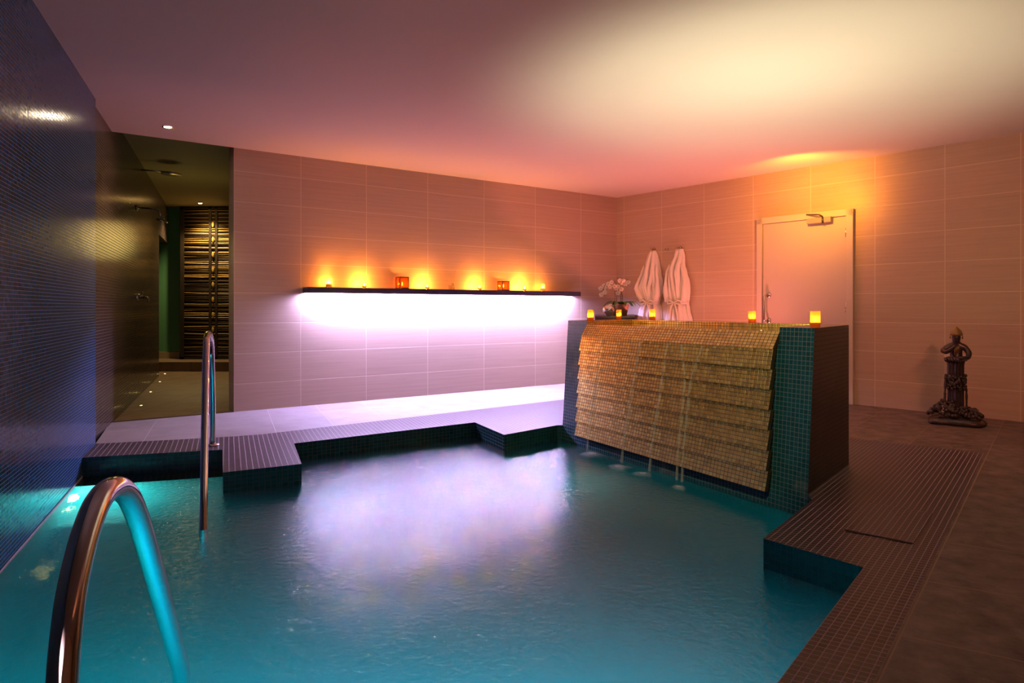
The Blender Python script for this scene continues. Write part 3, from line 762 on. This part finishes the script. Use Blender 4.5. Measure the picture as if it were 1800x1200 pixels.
# ------------------------------------------------------------------ bathrobes on hooks
HKZ = 1.845
def hook(px, label, py=438):
    p = rw(px, 0.0); t = thing('wall_hook', label, 'hook', (p.x, p.y, zat(py, p.y)), angr, 'robe hooks on the right wall')
    mb = MB(); mb.box((0, -.006, 0), (.05, .012, .03)); mb.build('plate', M['steel'], t)
    for sx in (-1, 1):
        mb = MB(); mb.tube([(sx * .012, -.01, .0), (sx * .02, -.035, -.004), (sx * .028, -.045, .012), (sx * .03, -.046, .028)], .005, 8); mb.build('prong', M['steel'], t)
hook(1150, 'steel double hook holding the left bathrobe'); hook(1172.5, 'empty steel hook between the two bathrobes', 438); hook(1196, 'steel double hook holding the right bathrobe', 436)
def robe(pc, prof, label, seed, badge=None):
    Pc = rw(pc, 0); d = (rw(pc + 10) - rw(pc - 10)).length / 20
    t = thing('bathrobe', label, 'bathrobe', (Pc.x, Pc.y, 0), angr, 'white bathrobes hanging on the right wall')
    k = Pc.y / F; rnd = random.Random(seed); ph = [rnd.uniform(0, 6) for _ in range(4)]
    def hw(z):
        py = CY + (CZ - z) / k
        for (y0, a0, b0), (y1, a1, b1) in zip(prof[:-1], prof[1:]):
            if y0 <= py <= y1:
                u = (py - y0) / (y1 - y0); u = u * u * (3 - 2 * u); return (a0 + (a1 - a0) * u) * d, (b0 + (b1 - b0) * u) * d
        return (prof[0][1] * d, prof[0][2] * d) if py < prof[0][0] else (prof[-1][1] * d, prof[-1][2] * d)
    ztop = CZ - (prof[0][0] - CY) * k; zbot = CZ - (prof[-1][0] - CY) * k
    ph2 = rnd.uniform(0, 6)
    mb = MB(); R = []; n = 110
    zwaist = CZ - (532 - CY) * k
    for i in range(45):
        z = ztop + (zbot - ztop) * i / 44; a, b = hw(z)
        f = min(1, (ztop - z) / .25); wst = math.exp(-((z - zwaist) / .05) ** 2)
        row = []
        for j in range(n):
            th = 2 * PI * j / n
            x0 = math.cos(th); y0 = -math.sin(th)
            x = (a + b) / 2 + (b - a) / 2 * x0
            dep = .035 + .055 * f - .02 * wst
            if y0 < 0:
                fold = (.5 * math.sin(9 * x0 + ph[0] + 1.2 * z * 3) + .4 * math.sin(17 * x0 + ph[1] + z * 2) + .25 * math.sin(29 * x0 + ph[2])) * .034 * f
                y = -.012 - dep * (1 - abs(x0) ** 3) + fold * (1 - x0 * x0) ** .5
                if z < zwaist: y += .016 * math.sin(13 * x0 + ph[3])
                gap = abs(x - (a + b) / 2 - .008)
                if z > zwaist + .03 and gap < .022: y += .045 * f * (1 - gap / .022) ** .5
            else: y = -.008 - .004 * (1 - abs(x0))
            row.append((x, min(y, -.006), z + .004 * math.sin(11 * x0) * (i == 44)))
        R.append(row)
    mb.grid(R, closed_u=True); mb.face([R[0][j] for j in range(n)]); mb.face([R[-1][j] for j in range(n)][::-1])
    mb.build('robe_body', M['robe'], t)
    # shawl collar: two bands crossing down to the waist
    for sgn in (-1, 1):
        mb = MB(); rows = []
        for i in range(16):
            u = i / 15; z = ztop - .02 + (zwaist - ztop + .05) * u; a, b = hw(z); mid = (a + b) / 2 + .01
            x = mid + sgn * (.040 * math.sin(PI * min(1, u * 1.02)) ** .8 + .014 - .02 * u)
            y = -.055 - .062 * min(1, u * 3) + (.008 if sgn > 0 else 0)
            w = .026 + .006 * math.sin(PI * u)
            rows.append([(x - w, y + .018, z), (x - w * .6, y - .004, z), (x, y - .010, z), (x + w * .6, y - .004, z), (x + w, y + .018, z)])
        mb.grid(rows); mb.build('collar', M['robe'], t)
    # sleeves hanging down at each side
    for sgn in (-1, 1):
        mb = MB(); path = []; rad = []
        for i in range(12):
            u = i / 11; z = ztop - .20 - .50 * u
            a, b = hw(z); e = a if sgn < 0 else b
            path.append((e * (.84 - .05 * u) + .004 * math.sin(7 * u + seed), -.078 - .012 * math.sin(3 * u), z)); rad.append(.007 + .042 * u + .004 * math.sin(11 * u))
        mb.tube(path, rad, 14); mb.build('sleeve', M['robe'], t)
    # belt with a bow
    a, b = hw(zwaist); mb = MB(); R = []
    for i in range(25):
        th = PI * i / 24; x = (a + b) / 2 - (b - a) / 2 * 1.03 * math.cos(th); y = -.02 - .085 * math.sin(th) ** .7
        R.append([(x, y, zwaist + .02), (x, y - .008, zwaist + .01), (x, y - .008, zwaist - .01), (x, y, zwaist - .02)])
    mb.grid(R); mx_ = (a + b) / 2 - .005
    for sgn in (-1, 1):
        mb.tube([(mx_, -.12, zwaist), (mx_ + sgn * .06, -.13, zwaist + .035), (mx_ + sgn * .11, -.12, zwaist + .018), (mx_ + sgn * .10, -.115, zwaist - .015), (mx_ + sgn * .03, -.125, zwaist - .008), (mx_, -.12, zwaist)], [.010, .014, .013, .012, .011, .010], 8)
        mb.tube([(mx_, -.12, zwaist), (mx_ + sgn * .035, -.135, zwaist - .05), (mx_ + sgn * .06, -.13, zwaist - .16), (mx_ + sgn * .065, -.125, zwaist - .25)], [.010, .013, .014, .013], 8)
    mb.build('belt', M['robe'], t)
    if badge:
        a, b = hw(badge); mb = MB(); mb.ball((b * .45, -.098, badge), .010, 8, 6, (1, .3, 1)); mb.build('emblem', M['badge'], t)
robe(1148, [(441, -4, 6), (450, -9, 10), (465, -12, 13), (480, -16, 15), (495, -23, 18), (505, -28, 18), (515, -24, 18), (525, -18, 14), (532, -15, 13), (545, -24, 16), (562, -28, 17), (582, -28, 17)], 'white bathrobe hanging nearer the corner, small red emblem on its chest', 1, badge=zat(491, 9.0))
robe(1194, [(438, -6, 8), (450, -8, 11), (465, -13, 11), (480, -19, 15), (495, -21, 19), (505, -21, 20), (515, -20, 20), (525, -18, 19), (532, -17, 18), (545, -20, 20), (562, -23, 24), (582, -24, 25)], 'white bathrobe hanging nearer the door, without emblem', 5)

# ------------------------------------------------------------------ door
Pd = rw(1333); dt = thing('door_1', None, None, (Pd.x, Pd.y, 0), angr); struct(dt)
def dx_(px): return (rw(px) - Pd).dot(ur)
fw = dx_(1502); x0 = dx_(1342); x1 = dx_(1490); ztf = zat(367, rw(1501).y); zlt = ztf - .07
mb = MB()
mb.box((x0 / 2, -.022, ztf / 2), (x0, .044, ztf)); mb.box(((x1 + fw) / 2, -.022, ztf / 2), (fw - x1, .044, ztf)); mb.box((fw / 2, -.022, (ztf + zlt) / 2), (fw, .044, ztf - zlt))
bevel(mb.build('door_frame', M['frame'], dt), .003)
mb = MB(); mb.box(((x0 + x1) / 2, -.012, zlt / 2 + .002), (x1 - x0 - .014, .020, zlt - .012)); mb.build('door_leaf', M['door'], dt)
mb = MB(); hx = dx_(1349); zt_ = zat(519, rw(1349).y); zb_ = zat(564, rw(1349).y)
mb.tube([(hx + .03, -.03, zt_), (hx + .01, -.075, zt_), (hx, -.085, zt_ - .02), (hx, -.085, zb_ + .02), (hx + .01, -.075, zb_), (hx + .03, -.03, zb_)], .010, 10)
for z in (zt_, zb_): mb.lathe([(.001, 0), (.026, 0), (.026, .01), (.001, .01)], (0, 0, 0), 16, M=Matrix.Translation((hx + .03, -.022, z)) @ Matrix.Rotation(PI / 2, 4, 'X'))
mb.build('door_handle', M['steel'], dt)
for py in (409, 540, 680):
    mb = MB(); mb.tube([(x1 - .006, -.03, zat(py, rw(1490).y) - .05), (x1 - .006, -.03, zat(py, rw(1490).y) + .05)], .008, 8); mb.build('hinge', M['steel'], dt)
mb = MB(); xa = dx_(1424); xb = dx_(1466); zc = zat(388, rw(1445).y)
mb.box(((xa + xb) / 2, -.055, zc), (xb - xa, .065, .062)); cl_ = bevel(mb.build('door_closer', M['closer'], dt), .004)
mb = MB(); xk = dx_(1452)
mb.tube([(xk, -.09, zc + .035), (xk - .02, -.13, zc + .055), (dx_(1421), -.05, zlt + .055)], [.009, .009, .007], 8)
mb.tube([(xk, -.085, zc + .03), (xk, -.085, zc - .04)], .012, 8)
mb.build('closer_arm', M['darkmetal'], dt)

# ------------------------------------------------------------------ statue
Sb = fl(1681, 745); st = thing('garden_statue', 'weathered bronze cherub statue rising from a fluted column against the right wall', 'statue', (Sb.x, Sb.y, 0), math.atan2(-Sb.x, Sb.y) + 0)
# local -y faces the camera
mb = MB(); random.seed(5); R = []
for (r, z) in [(.17, 0), (.205, .004), (.215, .025), (.20, .045), (.185, .055), (.165, .062), (.12, .075), (.03, .08)]:
    ring = []
    for k in range(40):
        a = 2 * PI * k / 40; sq = 1 / max(abs(math.cos(a)), abs(math.sin(a))) ** .75; rr = r * sq * (1 + .05 * math.sin(5 * a + 1) + .03 * math.sin(11 * a))
        ring.append((rr * math.cos(a), rr * math.sin(a) * .72, z * (1 + .1 * math.sin(3 * a))))
    R.append(ring)
mb.grid(R, closed_u=True); mb.face([(r.copy() if hasattr(r, 'copy') else r) for r in R[0]][::-1]); mb.face(R[-1]); mb.build('base', M['bronze'], st)
mb = MB(); R = []; seg = 48
for (r, z) in [(.098, .06), (.098, .085), (.088, .09), (.086, .105), (.094, .11), (.092, .125), (.070, .13), (.067, .15), (.065, .35), (.067, .53), (.070, .56), (.075, .575)]:
    fl_ = .12 if .14 < z < .56 else 0
    R.append([((r * (1 - fl_ * (.5 + .5 * math.cos(14 * 2 * PI * k / seg)))) * math.cos(2 * PI * k / seg) - .005, (r * (1 - fl_ * (.5 + .5 * math.cos(14 * 2 * PI * k / seg)))) * math.sin(2 * PI * k / seg), z) for k in range(seg)])
mb.grid(R, closed_u=True, smooth=False); mb.face(R[-1]); mb.build('column', M['bronze'], st)
mb = MB(); mb.lathe([(.07, .088), (.093, .092), (.095, .1), (.088, .104)], (-.005, 0, 0), 30); mb.lathe([(.07, .106), (.1, .112), (.1, .12), (.07, .124)], (-.005, 0, 0), 30); mb.build('gilded_ring', M['bronze_l'], st)
def cluster(name, pts, rr, mats=M['bronze']):
    mb = MB()
    for (x, y, z, s) in pts: mb.ball((x, y, z), s, 7, 5)
    mb.build(name, mats, st)
random.seed(2)
P_ = []
for i in range(150):
    a = random.uniform(PI * .9, PI * 2.1); r = random.uniform(.08, .19); P_.append((r * math.cos(a) * 1.1 - .01, r * math.sin(a) * .75, .072 + (.19 - r) * .95 * (1.2 if math.cos(a) < 0 else .7) + random.uniform(0, .02), random.uniform(.012, .018)))
cluster('grapes', P_, 0)
P_ = []
for i in range(90):
    a = random.uniform(PI, 2 * PI) ; z = .33 + .12 * random.random() + .02 * math.cos(a); P_.append((.072 * math.cos(a) - .005, .072 * math.sin(a) - .006, z - .03 * math.cos(a + .6), random.uniform(.010, .017)))
for i in range(26):
    t = i / 25; a = PI * 1.15 - .5 * t; P_.append((.078 * math.cos(a) - .008, .06 * math.sin(a) - .03, .44 - .3 * t, random.uniform(.008, .014)))
for i in range(20):
    t = i / 19; a = -.2 + .3 * t; P_.append((.075 * math.cos(a), -.02 * math.sin(a) - .02, .35 - .2 * t, random.uniform(.007, .012)))
cluster('vine_garland', P_, 0)
mb = MB()   # basket tipped at the left of the base and leaf sprays at the right
mb.lathe([(.012, -.03), (.03, -.028), (.045, 0), (.05, .03), (.044, .03), (.03, 0)], (0, 0, 0), 18, M=Matrix.Translation((-.14, -.02, .13)) @ Matrix.Rotation(-1.0, 4, 'Y'))
mb.build('basket', M['bronze'], st); mb = MB()
for k in range(9):
    a = k * .35 - .4; mb.tube([(.09, -.02, .10), (.12 + .02 * math.cos(a), -.03, .13 + .02 * math.sin(a)), (.14 + .03 * math.cos(a), -.035 + .01 * k * .3, .12 + .04 * math.sin(a))], [.008, .007, .002], 6)
mb.build('leaf_spray', M['bronze'], st)
# figure: torso, arms and head grown from a skeleton, one continuous surface
def skin(name, verts, edges, rad, root, mat, parent, sub=2):
    me = bpy.data.meshes.new(name); me.from_pydata(verts, edges, []); o = bpy.data.objects.new(name, me); col.objects.link(o); o.parent = parent
    md = o.modifiers.new('skin', 'SKIN'); md.use_smooth_shade = True
    for i, r in enumerate(rad):
        v = me.skin_vertices[0].data[i]; v.radius = (r if isinstance(r, tuple) else (r, r)); v.use_root = (i == root)
    s = o.modifiers.new('sub', 'SUBSURF'); s.levels = sub; s.render_levels = sub
    me.materials.append(mat); return o
V_ = [(0, 0, .565), (0, 0, .61), (0, 0, .665), (0, 0, .705), (0, -.008, .735), (0, -.010, .775), (0, -.010, .815),
      (-.055, 0, .70), (-.105, -.03, .655), (-.075, -.085, .645), (-.02, -.095, .69), (-.005, -.095, .715),
      (.055, 0, .70), (.095, -.02, .645), (.085, -.065, .60), (.03, -.095, .60), (.0, -.10, .60)]
E_ = [(0, 1), (1, 2), (2, 3), (3, 4), (4, 5), (5, 6), (3, 7), (7, 8), (8, 9), (9, 10), (10, 11), (3, 12), (12, 13), (13, 14), (14, 15), (15, 16)]
r_ = [(.055, .05), (.052, .045), (.058, .045), (.05, .038), (.024, .024), (.043, .045), (.030, .034), .030, .025, .021, .016, .014, .030, .026, .023, .017, .014]
skin('figure', V_, E_, r_, 0, M['bronze'], st)
mb = MB(); mb.lathe([(.046, .796), (.051, .80), (.048, .815), (.040, .838), (.022, .858), (.008, .872), (.0005, .876)], (0, -.008, 0), 20)
for s_2 in (-1, 1): mb.ball((s_2 * .046, -.008, .778), .012, 8, 6, (.5, .8, 1.2))
mb.build('cap', M['bronze_l'], st)
mb = MB(); mb.ball((0, -.056, .772), .008, 8, 6, (.7, 1, 1.2)); mb.ball((0, -.052, .752), .010, 8, 6, (1.3, .5, .35))
for s_2 in (-1, 1): mb.ball((s_2 * .017, -.050, .784), .007, 8, 6, (1.3, .6, .6))
mb.build('face', M['bronze'], st)
mb = MB()
for k in range(5): mb.tube([(-.085 + .022 * k, -.098, .598 + .01 * (k % 2)), (-.075 + .024 * k, -.105, .575), (-.06 + .022 * k, -.088, .562)], [.012, .014, .008], 8)
mb.box((0, -.085, .585), (.16, .03, .02))
mb.build('fruit_bundle', M['bronze'], st)
mb = MB()   # pan pipes held to the mouth
for k in range(4): mb.tube([(-.014 + .010 * k, -.098, .70), (-.010 + .010 * k, -.092, .625 + .012 * k)], .005, 8)
mb.build('pipes', M['bronze_l'], st)

# ------------------------------------------------------------------ handrails
def smooth_path(pts, n=8):
    out = []; P = [Vector(p) for p in pts]; P = [P[0] * 2 - P[1]] + P + [P[-1] * 2 - P[-2]]
    for i in range(1, len(P) - 2):
        for k in range(n):
            t = k / n; a, b, c, d = P[i - 1], P[i], P[i + 1], P[i + 2]
            out.append(.5 * ((2 * b) + (c - a) * t + (2 * a - 5 * b + 4 * c - d) * t * t + (3 * b - a - 3 * c + d) * t ** 3))
    out.append(P[-2]); return out
def rail(label, path, rad, feet):
    t = thing('handrail', label, 'handrail', (feet[0].x, feet[0].y, 0), 0, 'polished pool handrails')
    O = Vector((feet[0].x, feet[0].y, 0)); mb = MB(); mb.tube([p - O for p in smooth_path(path)], rad, 24); mb.build('tube', M['chrome'], t)
    mb = MB(); mb.lathe([(rad + .001, 0), (rad + .028, 0), (rad + .024, .012), (rad + .001, .016)], (0, 0, 0), 28); mb.build('flange', M['steel'], t)
    return t
# far rail, seen edge on
foot = fl(374, 783); wfoot = at(357, 935, 3.49)
p_ = [foot, Vector((foot.x, foot.y, .35)), at(372.5, 640, 4.95), at(372, 612, 4.9), at(370.5, 594, 4.82), at(367.5, 586, 4.68), at(365, 586, 4.5), at(363.5, 592, 4.33), at(362.5, 610, 4.2), at(361, 680, 3.98), at(358.5, 840, 3.62), wfoot, at(355.5, 1040, 3.35)]
rail('slim polished steel handrail beside the far pool steps', p_, .0205, [foot])
p_ = [at(108, 1330, 1.03), at(110, 1200, 1.06), at(117, 1110, 1.09), at(128, 1030, 1.13), at(148, 945, 1.19), at(170, 886, 1.25), at(190, 862, 1.31), at(210, 858, 1.37), at(228, 876, 1.43), at(244, 915, 1.50), at(262, 975, 1.58), at(290, 1075, 1.72), at(309, 1145, 1.83), at(318, 1180, 1.90), at(319, 1240, 2.0)]
f2 = Vector((p_[0].x - .0, p_[0].y - .02, 0))
rail('large curved steel handrail nearest the camera', [f2, Vector((f2.x, f2.y + .004, .15))] + p_, .0235, [f2])

# ------------------------------------------------------------------ floor access cover
ac = [fl(1484, 932), fl(1605, 956), fl(1639, 904), fl(1525, 884)]
O = sum(ac, Vector()) / 4
t = thing('access_cover', 'square mosaic access cover set into the dark tiled floor', 'hatch', (O.x, O.y, 0))
mb = MB()
for P, z0, z1, sc1 in ((ac, 0.0, .006, 1.0),):
    Q = [O + (p - O) * sc1 - O for p in P]
    mb.face([(p.x, p.y, z1) for p in Q], [uv_rm(p + O) for p in Q])
    for i in range(4):
        a, b = Q[i], Q[(i + 1) % 4]; mb.face([(a.x, a.y, z0), (b.x, b.y, z0), (b.x, b.y, z1), (a.x, a.y, z1)], [(.02, .02)] * 4)
mb.build('tiled_lid', M['coping'], t)
mb = MB(); Q = [(p - O) * 1.03 for p in ac]; Q2 = [(p - O) * 1.002 for p in ac]
for i in range(4):
    a, b, c, d = Q[i], Q[(i + 1) % 4], Q2[(i + 1) % 4], Q2[i]; mb.face([(a.x, a.y, .002), (b.x, b.y, .002), (c.x, c.y, .002), (d.x, d.y, .002)])
mb.build('rim', M['darkmetal'], t)

# ------------------------------------------------------------------ hall: shower, rain shower, lattice, lamps
angl = math.atan2(ul.y, ul.x)
nw = nl if nl.x > 0 else -nl
W2 = -nw * 0
def hw_(px): return lw(px) - nl * .035 if (-nl).x < 0 or True else lw(px)
ps = lw(245) + nw * -.035 if nl.x < 0 else lw(245) - nl * .035
sz = zat(365, ps.y)
t = thing('wall_shower', 'chrome shower head on an arm from the dark mosaic wall', 'shower', (ps.x, ps.y, 0))
mb = MB(); mb.tube([nw * .0 + Vector((0, 0, sz)), nw * .18 + Vector((0, 0, sz)), nw * .23 + Vector((0, 0, sz - .015)), nw * .245 + Vector((0, 0, sz - .06)), nw * .25 + Vector((0, 0, sz - .09))], .011, 10); mb.build('arm', M['chrome'], t)
mb = MB(); mb.tube([nw * .001 + Vector((0, 0, sz)), nw * .02 + Vector((0, 0, sz))], [.035, .03], 16); mb.build('wall_plate', M['chrome'], t)
mb = MB(); Mh = Matrix.Translation(nw * .26 + Vector((0, 0, sz - .14))) @ Matrix.Rotation(.25, 4, 'Y')
mb.lathe([(.001, .06), (.016, .06), (.022, .03), (.062, .012), (.066, 0), (.06, -.004), (.001, -.006)], (0, 0, 0), 22, M=Mh); mb.build('shower_head', M['chrome'], t)
ps = lw(247) - nl * .035 if nl.x > 0 else lw(247) + nl * .035
t = thing('shower_valve', 'chrome shower tap on the dark mosaic wall below the shower head', 'tap', (ps.x, ps.y, zat(522, ps.y)))
mb = MB(); mb.tube([nw * -.03, nw * .03], [.04, .036], 18); mb.build('plate', M['chrome'], t)
mb = MB(); mb.tube([nw * .03, nw * .10, nw * .115 + Vector((0, 0, -.02)), nw * .118 + Vector((0, 0, -.06))], [.014, .012, .011, .010], 10); mb.build('spout', M['chrome'], t)
mb = MB(); mb.tube([nw * .05, nw * .052 + Vector((0, 0, .045))], [.009, .007], 8); mb.ball(nw * .052 + Vector((0, 0, .05)), .013, 10, 6); mb.build('lever', M['chrome'], t)
ps = lw(252) ; rz_ = 2.70
t = thing('rain_shower', 'flat round rain shower head on a long arm just below the hall ceiling', 'shower', (ps.x, ps.y, 0))
mb = MB(); mb.tube([nw * -.03 + Vector((0, 0, rz_)), nw * .30 + Vector((0, 0, rz_))], .010, 8); mb.build('arm', M['steel'], t)
mb = MB(); c_2 = nw * .30; mb.lathe([(.001, rz_ - .005), (.03, rz_ - .008), (.115, rz_ - .02), (.115, rz_ - .03), (.001, rz_ - .032)], (c_2.x, c_2.y, 0), 32); mb.build('head', M['steel'], t)

YL = 11.35; px2m = YL / F
X = lambda px: (px - CX) * px2m
t = thing('lattice_screen', 'dark twig lattice screen with pale sticks at the end of the hall', 'screen', (X(365), YL, .15))
hz = HH - .15 - .01
mb = MB()
for (a, b) in ((318, 324.5), (368, 372.5), (379, 383), (424, 430)): mb.box((X((a + b) / 2) - X(365), 0, hz / 2), ((b - a) * px2m, .05, hz))
for z in (.02, hz - .02): mb.box((X(374) - X(365), 0, z), (112 * px2m, .05, .04))
mb.build('frame', M['wood'], t)
random.seed(9); mb = MB(); mp = MB(); z = .05; k = 0
while z < hz - .05:
    r = random.uniform(.010, .017); y = random.uniform(-.012, .012)
    tgt = mp if (k % 3 == 1 or random.random() < .12) else mb
    j0, j1 = random.uniform(-.012, .012), random.uniform(-.012, .012)
    w_ = 112 * px2m / 2; x0_ = X(374) - X(365)
    tgt.tube([(x0_ - w_, y, z + j0), (x0_ - w_ * .3, y - .004, z + random.uniform(-.006, .006)), (x0_ + w_ * .3, y + .004, z + random.uniform(-.006, .006)), (x0_ + w_, y, z + j1)], [r * .9, r, r * .95, r * .85] if tgt is mb else [r * .6] * 4, 7)
    z += r * 1.75 if tgt is mb else r * 1.9; k += 1
mb.build('dark_twigs', M['wood'], t); mp.build('pale_sticks', M['twig'], t)
for zz in range(9):
    mb = MB(); mb.ball((X(375.5) - X(365), -.03, .25 + zz * .26), .022, 8, 6, (1, .4, 2.2)); mb.build('ornament', M['twig'], t)
mb = MB(); mb.box((X(374) - X(365), .05, hz / 2), (114 * px2m, .01, hz)); mb.build('backing', M['dark'], t)

def downlight(label, p, z, mat, tilt=0):
    t = thing('ceiling_downlight', label, 'ceiling light', (p.x, p.y, z), 0, 'recessed ceiling downlights')
    mb = MB(); mb.lathe([(.030, -.001), (.045, -.006), (.047, -.001), (.047, .0)], (0, 0, 0), 28); mb.build('trim_ring', M['steel'], t)
    mb = MB(); mb.lathe([(.0005, -.004), (.029, -.004)], (0, 0, 0), 24); mb.lathe([(.0005, -.002), (.029, -.002)][::-1], (0, 0, 0), 24); mb.build('lens', M[mat], t)
    return t
def ceil_pt(px, py, z): Y = (z - CZ) * F / (CY - py); return Vector(((px - CX) / F * Y, Y, z))
d1 = ceil_pt(295, 223, H); downlight('recessed downlight shining over the near pool corner', d1, H, 'dl')
d2 = ceil_pt(352, 357, HH); downlight('small amber downlight in the hall ceiling before the lattice screen', d2, HH, 'dl_o')
for i, (px, py, lab) in enumerate([(290, 657, 'farthest of the four tiny floor lights in the hall'), (281, 671, 'second farthest tiny floor light in the hall'), (265, 689, 'second nearest tiny floor light in the hall'), (248, 713, 'tiny floor light in the hall nearest the pool room')]):
    p = fl(px, py, -.004); t = thing('floor_light', lab, 'floor light', (p.x, p.y, -.004), 0, 'tiny floor lights along the hall')
    mb = MB(); mb.lathe([(.012, 0), (.022, 0), (.021, .003), (.012, .003)], seg=16); mb.build('ring', M['steel'], t)
    mb = MB(); mb.lathe([(.0005, .0035), (.012, .0035)][::-1], seg=14); mb.build('lens', M['led_y'], t)
# underwater lamps on the left pool wall
def pool_lamp(d, z, mat, r, lab, grp=None):
    p = L0 + ul * d + nw * .004; t = thing('pool_light', lab, 'underwater light', (p.x, p.y, z), 0, grp)
    Mt = Matrix.Rotation(math.atan2(nw.y, nw.x), 4, 'Z') @ Matrix.Rotation(PI / 2, 4, 'Y')
    mb = MB(); mb.lathe([(r, .002), (r * 1.35, .004), (r * 1.4, 0)], (0, 0, 0), 24, M=Mt); mb.build('ring', M['steel'], t)
    mb = MB(); mb.lathe([(.0005, .008), (r * .7, .006), (r, .003)][::-1], (0, 0, 0), 24, M=Mt); mb.build('lens', M[mat], t)
pool_lamp(.93, -.36, 'led_w', .055, 'large white underwater lamp by the far steps')
for i, (d, lab) in enumerate(((.78, 'small yellow underwater light nearest the white lamp'), (.50, 'small yellow underwater light in the middle of its row'), (.18, 'small yellow underwater light nearest the camera'))):
    pool_lamp(d, (-.46, -.66, -.90)[i], 'pl_y', .012, lab, 'small yellow underwater lights on the left pool wall')

# ------------------------------------------------------------------ light
def light(name, kind, loc, color, energy, size=.05, target=None, spot=None, blend=.5, sy=None):
    l = bpy.data.lights.new(name, kind); l.color = color; l.energy = energy
    if kind == 'AREA':
        l.size = size
        if sy: l.shape = 'RECTANGLE'; l.size_y = sy
    else: l.shadow_soft_size = size
    if kind == 'SPOT': l.spot_size = math.radians(spot); l.spot_blend = blend
    o = bpy.data.objects.new(name, l); col.objects.link(o); o.location = loc
    if target is not None: o.rotation_euler = (Vector(target) - Vector(loc)).to_track_quat('-Z', 'Y').to_euler()
    return o
for i, (p, e) in enumerate(lamps):
    light('candle_glow', 'POINT', p, (1, .30, .03), e * (3.5 if p.y > 6.8 and i < 8 else 1.2), .01)
# ceiling downlights (beams)
light('downlight_beam', 'SPOT', d1 + Vector((0, 0, -.02)), (1, .72, .42), 40, .03, d1 + Vector((0, 0, -3)), 95, .6)
light('hall_beam', 'SPOT', d2 + Vector((0, 0, -.02)), (1, .66, .28), 150, .03, d2 + Vector((0.0, -.3, -3)), 120, .6)
# trough lamp under the water at the right end of the fountain top
tp = mix(bl(1.95, .76), back(1.95, .76), .45)
light('trough_lamp', 'SPOT', (tp.x, tp.y, WTOP + .006), (1, .95, .60), 150, .004, (1.9, 4.75, H), 118, .6)
light('trough_glow', 'POINT', (tp.x, tp.y, WTOP + .03), (1, .85, .30), 9.0, .003)
# underwater
P0 = L0 + ul * .88 + nw * .12
light('underwater_white', 'POINT', (P0.x, P0.y, -.36), (.75, 1, .95), 14, 0)
for (x, y, z, e, c) in ((-1.15, 1.15, -.55, 60, (.30, .85, .60)), (-.6, 1.3, -.70, 72, (.03, .76, 1)), (.05, 1.25, -.75, 60, (.03, .78, .95)), (.36, 1.55, -.40, 26, (.05, .9, .8)), (.40, 5.30, -1.1, 3, (.1, .85, .85)), (-1.42, 5.15, -1.1, 3, (.1, .85, .85))):
    light('underwater_lamp', 'POINT', (x, y, z), c, e, 0)
# the rose uplight, and fill lights added without fixtures
light('fountain_fill', 'SPOT', (.1, 1.0, 2.6), (1, .90, .34), 190, .04, (1.15, 4.7, .45), 36, .5)  # added gold light to brighten the fountain front, no fixture there
light('rose_uplight', 'SPOT', (2.6, 7.4, .05), (1, .22, .17), 225, .12, (1.4, 7.0, H), 165, 1)
light('rose_fill', 'SPOT', (2.2, .2, 2.5), (1, .30, .14), 380, .25, (3.7, 6.9, 1.75), 62, 1)  # added rose fill for the right wall, from no known lamp
light('left_fill', 'SPOT', (-.5, .2, 1.0), (1, .60, .66), 42, .25, (-1.0, 5.0, 2.65), 120, 1)  # added fill floating beside the camera, lifts the left side
Pw = rw(1395, .9)
light('amber_fill', 'SPOT', (Pw.x, Pw.y, 2.30), (1, .33, .02), 95, .03, (rw(1425).x, rw(1425).y, 2.35), 130, 1)  # added amber glow on the wall above the door, nothing hangs here
light('hall_fill', 'POINT', (-4.3, 8.7, 1.9), (1, .72, .2), 4.5, .25)  # added point in mid-air to brighten the hall ceiling
w = bpy.data.worlds.new('world'); sc.world = w; w.use_nodes = True
w.node_tree.nodes['Background'].inputs[0].default_value = (.02, .015, .02, 1); w.node_tree.nodes['Background'].inputs[1].default_value = .3
